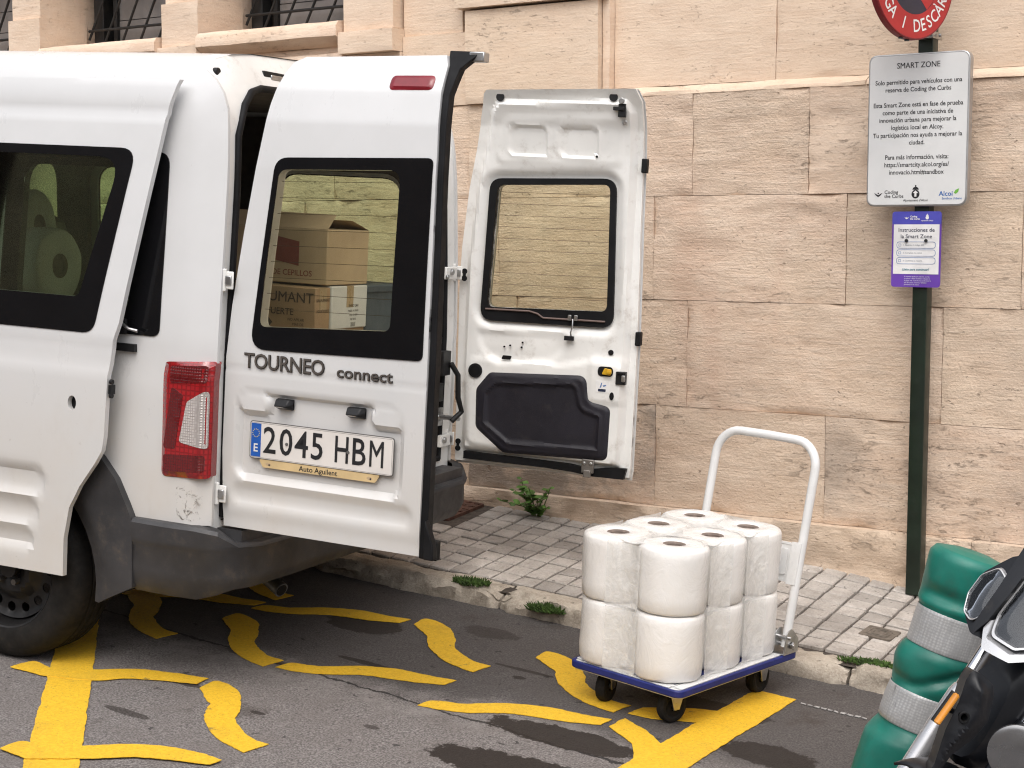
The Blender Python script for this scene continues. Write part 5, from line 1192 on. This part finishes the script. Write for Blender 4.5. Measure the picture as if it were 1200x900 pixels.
def bshape(x, y, z):
    """dents and buckles in the knocked plastic; x towards the right of the post as seen from the road"""
    q = math.atan2(y, x); r = math.hypot(x, y); t = z/HB
    def dent(a, zc, wa, wz, d):
        da = (q-a+math.pi) % (2*math.pi)-math.pi
        return d*math.exp(-(da/wa)**2-((z-zc)/wz)**2)
    qa = (q+R(90)+math.pi) % (2*math.pi)-math.pi
    cr = (z-(H-.345))-.055*qa                                 # a diagonal crease across the middle bulge
    d = dent(R(-135), H-.135, .75, .022, .022)+dent(R(-150), H-.385, .8, .014, .014)+dent(R(-25), H-.315, .45, .03, .016)-dent(R(180), H-.330, .7, .028, .010)+dent(R(-60), H-.06, .5, .03, .006)+dent(R(-165), H-.525, .7, .022, .014)
    d += .019*math.exp(-(cr/.017)**2)*math.exp(-(qa/.75)**2)*(1 if H-.40 < z < H-.285 else 0)
    d += .003*noise.noise(Vector((x*18, y*18, z*14)))
    k = (r-d)/r if r > 1e-4 else 1
    return Vector((x*k-.005*math.sin(t*7), y*k, z))
def blathe(prof, m, name):
    b = MB(); P = []
    for (r0, z0), (r1, z1) in zip(prof, prof[1:]):
        n = max(1, int(max(abs(z1-z0), abs(r1-r0))/.008))
        P += [(r0+(r1-r0)*i/n, z0+(z1-z0)*i/n) for i in range(n)]
    b.lathe([(r*1.05, z) for r, z in P+[prof[-1]]], 72); b.v = [bshape(*v) for v in b.v]; return b.build(name, m, bo, angle=60)
H = HB
blathe([(.112, 0), (.113, H-.60), (.111, H-.555), (.106, H-.53), (.099, H-.516), (.095, H-.508), (.095, H-.402), (.099, H-.397), (.104, H-.385), (.105, H-.305), (.100, H-.289), (.095, H-.283), (.094, H-.177), (.098, H-.172), (.1045, H-.162), (.106, H-.12), (.107, H-.040), (.1055, H-.028), (.095, H-.012), (.05, H-.002), (.001, H+.001)], GREEN, 'bollard_body')
for z0, z1 in ((H-.505, H-.405), (H-.281, H-.179)):
    blathe([(.0965, z0), (.0975, z0+.002), (.0975, z1-.002), (.0965, z1)], REFL, 'reflective_band')

# ------------------------------------------------------------------ motor scooter at the frame edge (front end, then the rest of it behind)
hd = R(35); Hd = Vector((-.834, -.551, 0))*math.cos(hd)+Vector((.551, -.834, 0))*math.sin(hd); Lf = Vector((-Hd.y, Hd.x, 0)); le = R(14)
U = Vector((0, 0, 1))*math.cos(le)+Lf*math.sin(le); L2 = Lf*math.cos(le)-Vector((0, 0, 1))*math.sin(le)
ref = ray(1170, 708, 3.42); og = ref-U*.86
SM_ = Matrix.Identity(4)
for i in range(3): SM_[i][0] = Hd[i]; SM_[i][1] = L2[i]; SM_[i][2] = U[i]; SM_[i][3] = og[i]
sc_ = tag(empty('motor_scooter', matrix=SM_), 'dark motor scooter with twin clear headlamps parked beside the green bollard', 'motor scooter')
SI = SM_.inverted()
def sl_(px, py, d): return SI @ ray(px, py, d)
ZR = .86
def nose(y, z, o=0.):
    """rounded cowl: x forward as a function of the lateral and upward position"""
    y = y*.84; z = ZR+(z-ZR)*.80; a = min(abs(y), .12); f = -.66*(z-ZR)-1.5*a*a-.7*(abs(y)-a)
    return Vector((f+o, y, z))
bk = (-1, 0, 0)
b = MB(); cowl = rpoly([(-.102, .90), (-.106, .845), (-.086, .80), (-.03, .765), (0, .768), (.05, .755), (.14, .765), (.20, .85), (.20, 1.0), (.1, 1.06), (-.05, .965)], .03)
panel(b, cowl, [], lambda y, z: nose(y, z, -.012), .06, bk, .02); b.build('front_cowl', SCB, sc_)
lensL = rpoly([(.018, .84), (.032, .793), (.10, .785), (.165, .82), (.185, .90), (.15, .99), (.08, 1.0), (.026, .93)], .02); lensR = rpoly([(-.020, .828), (-.045, .796), (-.080, .806), (-.100, .845), (-.096, .895), (-.06, .930), (-.022, .915)], .018)
for lens in (lensL, lensR):
    cy = sum(p[0] for p in lens)/len(lens); cz = sum(p[1] for p in lens)/len(lens)
    b = MB(); big = [(cy+(y-cy)*1.07, cz+(z-cz)*1.06) for y, z in lens]
    panel(b, big, [lens], lambda y, z: nose(y, z, -.002), .02, bk, .012); hl = b.build('headlamp', SCS, sc_, bevel=.002)
    b = MB(); panel(b, lens, [], lambda y, z: nose(y, z, -.032-.007*math.sin(y*95+z*30)-.005*abs(math.sin(z*80-y*35))-.03*math.exp(-((y-cy)**2+(z-cz)**2)/.0012)), .004, bk, .009); b.build('reflector', LAMPR, hl, angle=15)
    b = MB(); panel(b, lens, [], lambda y, z: nose(y, z, .004*sst(0, .03, -sdp((y, z), lens))-.004), .002, bk, .012); b.build('lens', LAMPG, hl)
    b = MB(); b.cyl(nose(cy, cz, -.055), nose(cy, cz, -.02), .018, 16); b.cyl(nose(cy+.03 if cy > 0 else cy-.02, cz-.03, -.04), nose(cy+.03 if cy > 0 else cy-.02, cz-.03, -.02), .010, 12); b.build('bulb_shield', ZINC, hl)
b = MB(); panel(b, rpoly([(-.022, .800), (-.008, .775), (.008, .82), (.020, .90), (.032, 1.05), (-.020, 1.02), (-.018, .90)], .006), [], lambda y, z: nose(y, z, .014), .03, bk, .02); b.build('cowl_ridge', SCB, sc_, bevel=.004)
b = MB(); panel(b, rpoly([(.012, .83), (.026, .782), (.10, .770), (.17, .80), (.175, .785), (.11, .752), (.03, .756), (.004, .80)], .006), [], lambda y, z: nose(y, z, .006), .03, bk, .015); b.build('lower_trim', SCS, sc_, bevel=.004)
# forks: chrome stanchion, silver slider, black guard with amber reflector
def fk(y, z): return Vector((-.172+.65*(.75-z), y, z))
for y in (-.09, .09):
    fkn = empty('fork_leg'); fkn.parent = sc_
    b = MB(); b.cyl(fk(y, .92), fk(y, .50), .0165, 20); b.build('stanchion', CHROME, fkn)
    b = MB(); b.tube([fk(y, .60), fk(y, .585), fk(y, .52), fk(y, .42), fk(y, .235)], [.019, .023, .024, .023, .025], 20); b.build('slider', SCS if y < 0 else SCB, fkn)
d0 = 3.415
gd = [(1140, 785), (1150, 790), (1164, 803), (1165, 816), (1158, 845), (1141, 866), (1115, 885), (1085, 925), (1072, 930), (1095, 895), (1108, 855), (1124, 822), (1132, 797)]
pm = d0/1858.46; gcx, gcy = 1130, 840
def gp(u, v, o=0.): return SI @ (ray(gcx, gcy, d0)+rt2*u+up2*v-fw*o)
def uv(px, py): return ((px-gcx)*pm, (gcy-py)*pm)
FWL = (SI.to_3x3() @ fw)
g2 = rpoly([uv(*q) for q in gd], .006, 3); hole = uv(1127, 839)
b = MB(); panel(b, g2, [ell(hole[0], hole[1], .009, .010, 16)], lambda u, v: gp(u, v, .022*sst(0, .035, -sdp((u, v), g2))), .05, tuple(FWL), .008); b.build('fork_guard', SCB, sc_, bevel=.002)
b = MB(); b.tube([gp(hole[0]+.010*math.cos(R(a)), hole[1]+.011*math.sin(R(a)), .018) for a in range(0, 361, 20)], .003, 6, cap=False); b.build('bolt_recess', RUB, sc_)
p0, p1 = sl_(1122, 813, 3.40), sl_(1097, 848, 3.40); dv = p1-p0
b = MB(); b.tube([p0, p0+dv*.04, p0+dv*.5, p0+dv*.96, p1], [.003, .0058, .0058, .0058, .003], 10, 0, None, True, 1.5); b.build('amber_reflector', AMBER, sc_)
b = MB(); o_ = FWL*.02; b.tube([p0+o_, p1+o_], .008, 8); mpt = (p0+p1)/2; b.cyl(mpt+o_, sl_(1127, 839, 3.45), .006, 8); b.build('reflector_mount', BLK, sc_)
b = MB(); b.tube([sl_(x, y, 3.47) for x, y in ((1116, 836), (1104, 856), (1096, 874), (1091, 900), (1088, 940))], .006, 8); b.build('brake_hose', RUB, sc_)
# front wheel and mudguard
wc = fk(0, .235)+Vector((-.03, 0, 0)); TW = Matrix.Translation(wc) @ Matrix.Rotation(R(90), 4, 'X')
w = empty('wheel'); w.parent = sc_; w.matrix_local = TW @ Matrix.Scale(.75, 4)
b = MB(); b.lathe([(.215, -.036), (.255, -.046), (.285, -.040), (.303, -.022), (.308, 0), (.303, .022), (.285, .040), (.255, .046), (.215, .036)], 72); b.build('tyre', TYRE, w)
b = MB(); b.lathe([(.218, -.034), (.208, -.026), (.205, 0), (.208, .026), (.218, .034), (.196, .02), (.196, -.02)], 64, 0, None, True)
for k in range(5):
    a = R(72*k); b.tube([(.03*math.cos(a), .03*math.sin(a), 0), (.2*math.cos(a), .2*math.sin(a), 0)], [.022, .014], 8)
b.cyl((0, 0, -.05), (0, 0, .05), .035, 20); b.lathe([(.075, -.056), (.115, -.056), (.115, -.051), (.075, -.051)], 48, 1, None, True); b.build('rim', [SCG, ZINC], w)
b = MB(); arcs = range(84, 165, 7); vs = []
for a in arcs:
    for k in range(7):
        t = -1+k/3.; rr_ = .262-.02*t*t; vs.append(wc+Vector((rr_*math.cos(R(a)), .052*t, rr_*math.sin(R(a)))))
b.add(vs, [(i*7+k, i*7+k+1, (i+1)*7+k+1, (i+1)*7+k) for i in range(len(arcs)-1) for k in range(6)]); o = b.build('mudguard', SCB, sc_); s_ = o.modifiers.new('thick', 'SOLIDIFY'); s_.thickness = .006
# legshield, floorboard, body, seat, rear wheel, handlebar
def loft(rings, name, m, **k):
    b = MB(); n = len(rings[0]); vs = [p for r in rings for p in r]
    b.add(vs, [(i*n+j, i*n+(j+1) % n, (i+1)*n+(j+1) % n, (i+1)*n+j) for i in range(len(rings)-1) for j in range(n)]+[tuple(range(n))[::-1], tuple(range((len(rings)-1)*n, len(rings)*n))]); return b.build(name, m, sc_, **k)
def oval(x, z, hy, hz, n=20, e=.7, tx=0.): return [(x+tx*math.copysign(abs(math.sin(q))**e, math.sin(q)), hy*math.copysign(abs(math.cos(q))**e, math.cos(q)), z+hz*math.copysign(abs(math.sin(q))**e, math.sin(q))) for q in (2*math.pi*i/n for i in range(n))]
loft([oval(-.02, .60, .050, .10, tx=-.05), oval(-.07, .62, .075, .15, tx=-.08), oval(-.16, .63, .09, .18, tx=-.10), oval(-.22, .62, .085, .18, tx=-.10)], 'fork_cover', SCB)
loft([oval(-.22, .62, .13, .16, tx=-.10), oval(-.28, .62, .18, .24, tx=-.14), oval(-.36, .60, .19, .27, tx=-.14), oval(-.42, .56, .17, .26, tx=-.1)], 'leg_shield', SCB)
b = MB(); T = frame(SI @ ray(1192, 884, 3.27), SI.to_3x3() @ (rt2-fw*.3), SI.to_3x3() @ up2); b.lathe([(0, .004), (.050, .004), (.060, .0), (.060, -.012), (0, -.012)], 40, 0, T)
b.build('side_cover', [SCG, INK], sc_)
b = MB(); b.span((-.95, -.15, .30), (-.40, .15, .36)); b.span((-.5, -.12, .24), (-.36, .12, .5)); b.build('floorboard', SCB, sc_, bevel=.02)
loft([oval(-.85, .50, .13, .14), oval(-1.0, .58, .18, .20), oval(-1.3, .62, .19, .20), oval(-1.6, .70, .15, .14), oval(-1.75, .76, .07, .07)], 'rear_body', SCB)
loft([oval(-.86, .76, .10, .03), oval(-.95, .78, .15, .05), oval(-1.3, .80, .16, .05), oval(-1.6, .86, .13, .045), oval(-1.68, .88, .08, .03)], 'seat', RUB)
w2 = empty('wheel'); w2.parent = sc_; w2.matrix_local = Matrix.Translation((-1.30, 0, .235)) @ Matrix.Rotation(R(90), 4, 'X') @ Matrix.Scale(.75, 4)
for ch in w.children: c2 = ch.copy(); C.objects.link(c2); c2.parent = w2
b = MB(); b.tube([(-.50, -.29, 1.06), (-.42, -.2, 1.06), (-.36, 0, 1.03), (-.42, .2, 1.06), (-.50, .29, 1.06)], .012, 10); b.cyl((-.36, 0, 1.03), (-.22, 0, .84), .02)
for s in (-1, 1): b.tube([(-.44, s*.22, 1.06), (-.51, s*.30, 1.06)], .019, 12, 1)
b.build('handlebar', [BLK, RUB], sc_)
b = MB(); b.tube([(-.75, .14, .30), (-.78, .30, -.0)], .012, 8); b.build('side_stand', ZINC, sc_)

# ------------------------------------------------------------------ weeds and moss
def leafmesh(b, p, d, n, L, w):
    d = d.normalized(); s = d.cross(n).normalized(); n2 = s.cross(d)
    pts = [p, p+d*L*.3+s*w*.8-n2*L*.03, p+d*L*.62+s*w*.95-n2*L*.01, p+d*L-n2*L*.10, p+d*L*.62-s*w*.95-n2*L*.01, p+d*L*.3-s*w*.8-n2*L*.03, p+d*L*.35+n2*L*.05, p+d*L*.65+n2*L*.04]
    b.add(pts, [(0, 1, 6), (1, 2, 7, 6), (2, 3, 7), (0, 6, 5), (6, 7, 4, 5), (7, 3, 4)])
wx, wy = -3.93, 6.17
wd = tag(empty('weed_plant', (wx, wy, zpav(wx, wy))), 'leafy green weed growing where the pavement meets the stone wall', 'weed')
bl = MB(); bs_ = MB()
for i in range(20):
    a = random.uniform(0, 6.28); r = random.uniform(.02, .12); hh = random.uniform(.06, .20)*(1-.3*r/.12); x0 = random.uniform(-.05, .05)
    tip = Vector((x0+r*math.cos(a)*1.2, -.02-abs(r*math.sin(a))*.9, hh)); mid = Vector((x0+tip.x*.3, -.01, hh*.6))
    bs_.tube([(x0*.5, 0, 0), mid, tip], [.0035, .0026, .0012], 5)
    for k in range(9):
        t = .3+.7*k/8; p = (Vector((x0*.5, 0, 0)).lerp(mid, t) if t < .5 else mid.lerp(tip, (t-.5)*2)); q = a+k*2.4+random.uniform(-.5, .5)
        dv = Vector((math.cos(q), -abs(math.sin(q))*.8+.1, random.uniform(-.15, .6)))
        L = random.uniform(.018, .046)*(.8 if k < 7 else 1); leafmesh(bl, p, dv, Vector((0, -.5, 1)), L, L*.40)
bl.build('leaves', LEAF, wd, angle=60); bs_.build('stem', STEM, wd)
def tuft(x, y, z, rx, ry, n, lab, hgt=.03):
    t = tag(empty('moss_tuft', (x, y, z)), lab, 'moss', 'moss and grass tufts along the kerb'); b = MB()
    for i in range(n):
        a = random.uniform(0, 6.28); r = math.sqrt(random.random()); p = Vector((rx*r*math.cos(a), ry*r*math.sin(a), -.004+.012*(1-r)))
        d = Vector((random.uniform(-1, 1), random.uniform(-1, .6), random.uniform(.3, 1.5))); leafmesh(b, p, d, Vector((random.random()-.5, -.6, .5)), hgt*random.uniform(.4, 1), .0035)
    b.build('blades', MOSS, t, angle=60)
def pz(px, py, h=0.):
    o = Vector((0, 0, 1.5)); v = ray(px, py, 1)-o; t = 5.
    for _ in range(40):
        P = o+v*t; t = (zkerb(P.x)+h-1.5)/v.z
    P = o+v*t; return P.x, P.y, zkerb(P.x)+h
x, y, z = pz(553, 684, .0); tuft(x, y, z, .085, .035, 420, 'round moss tuft on the kerb left of the trolley and nearest the van', .035)
x, y, z = pz(640, 716, -.03); tuft(x, y, z, .075, .03, 420, 'dark moss tuft in the broken kerb face just left of the trolley', .04)
x, y, z = pz(1022, 779, .0); tuft(x, y, z, .12, .018, 420, 'thin strip of grass along the kerb joint beside the bollard', .026)
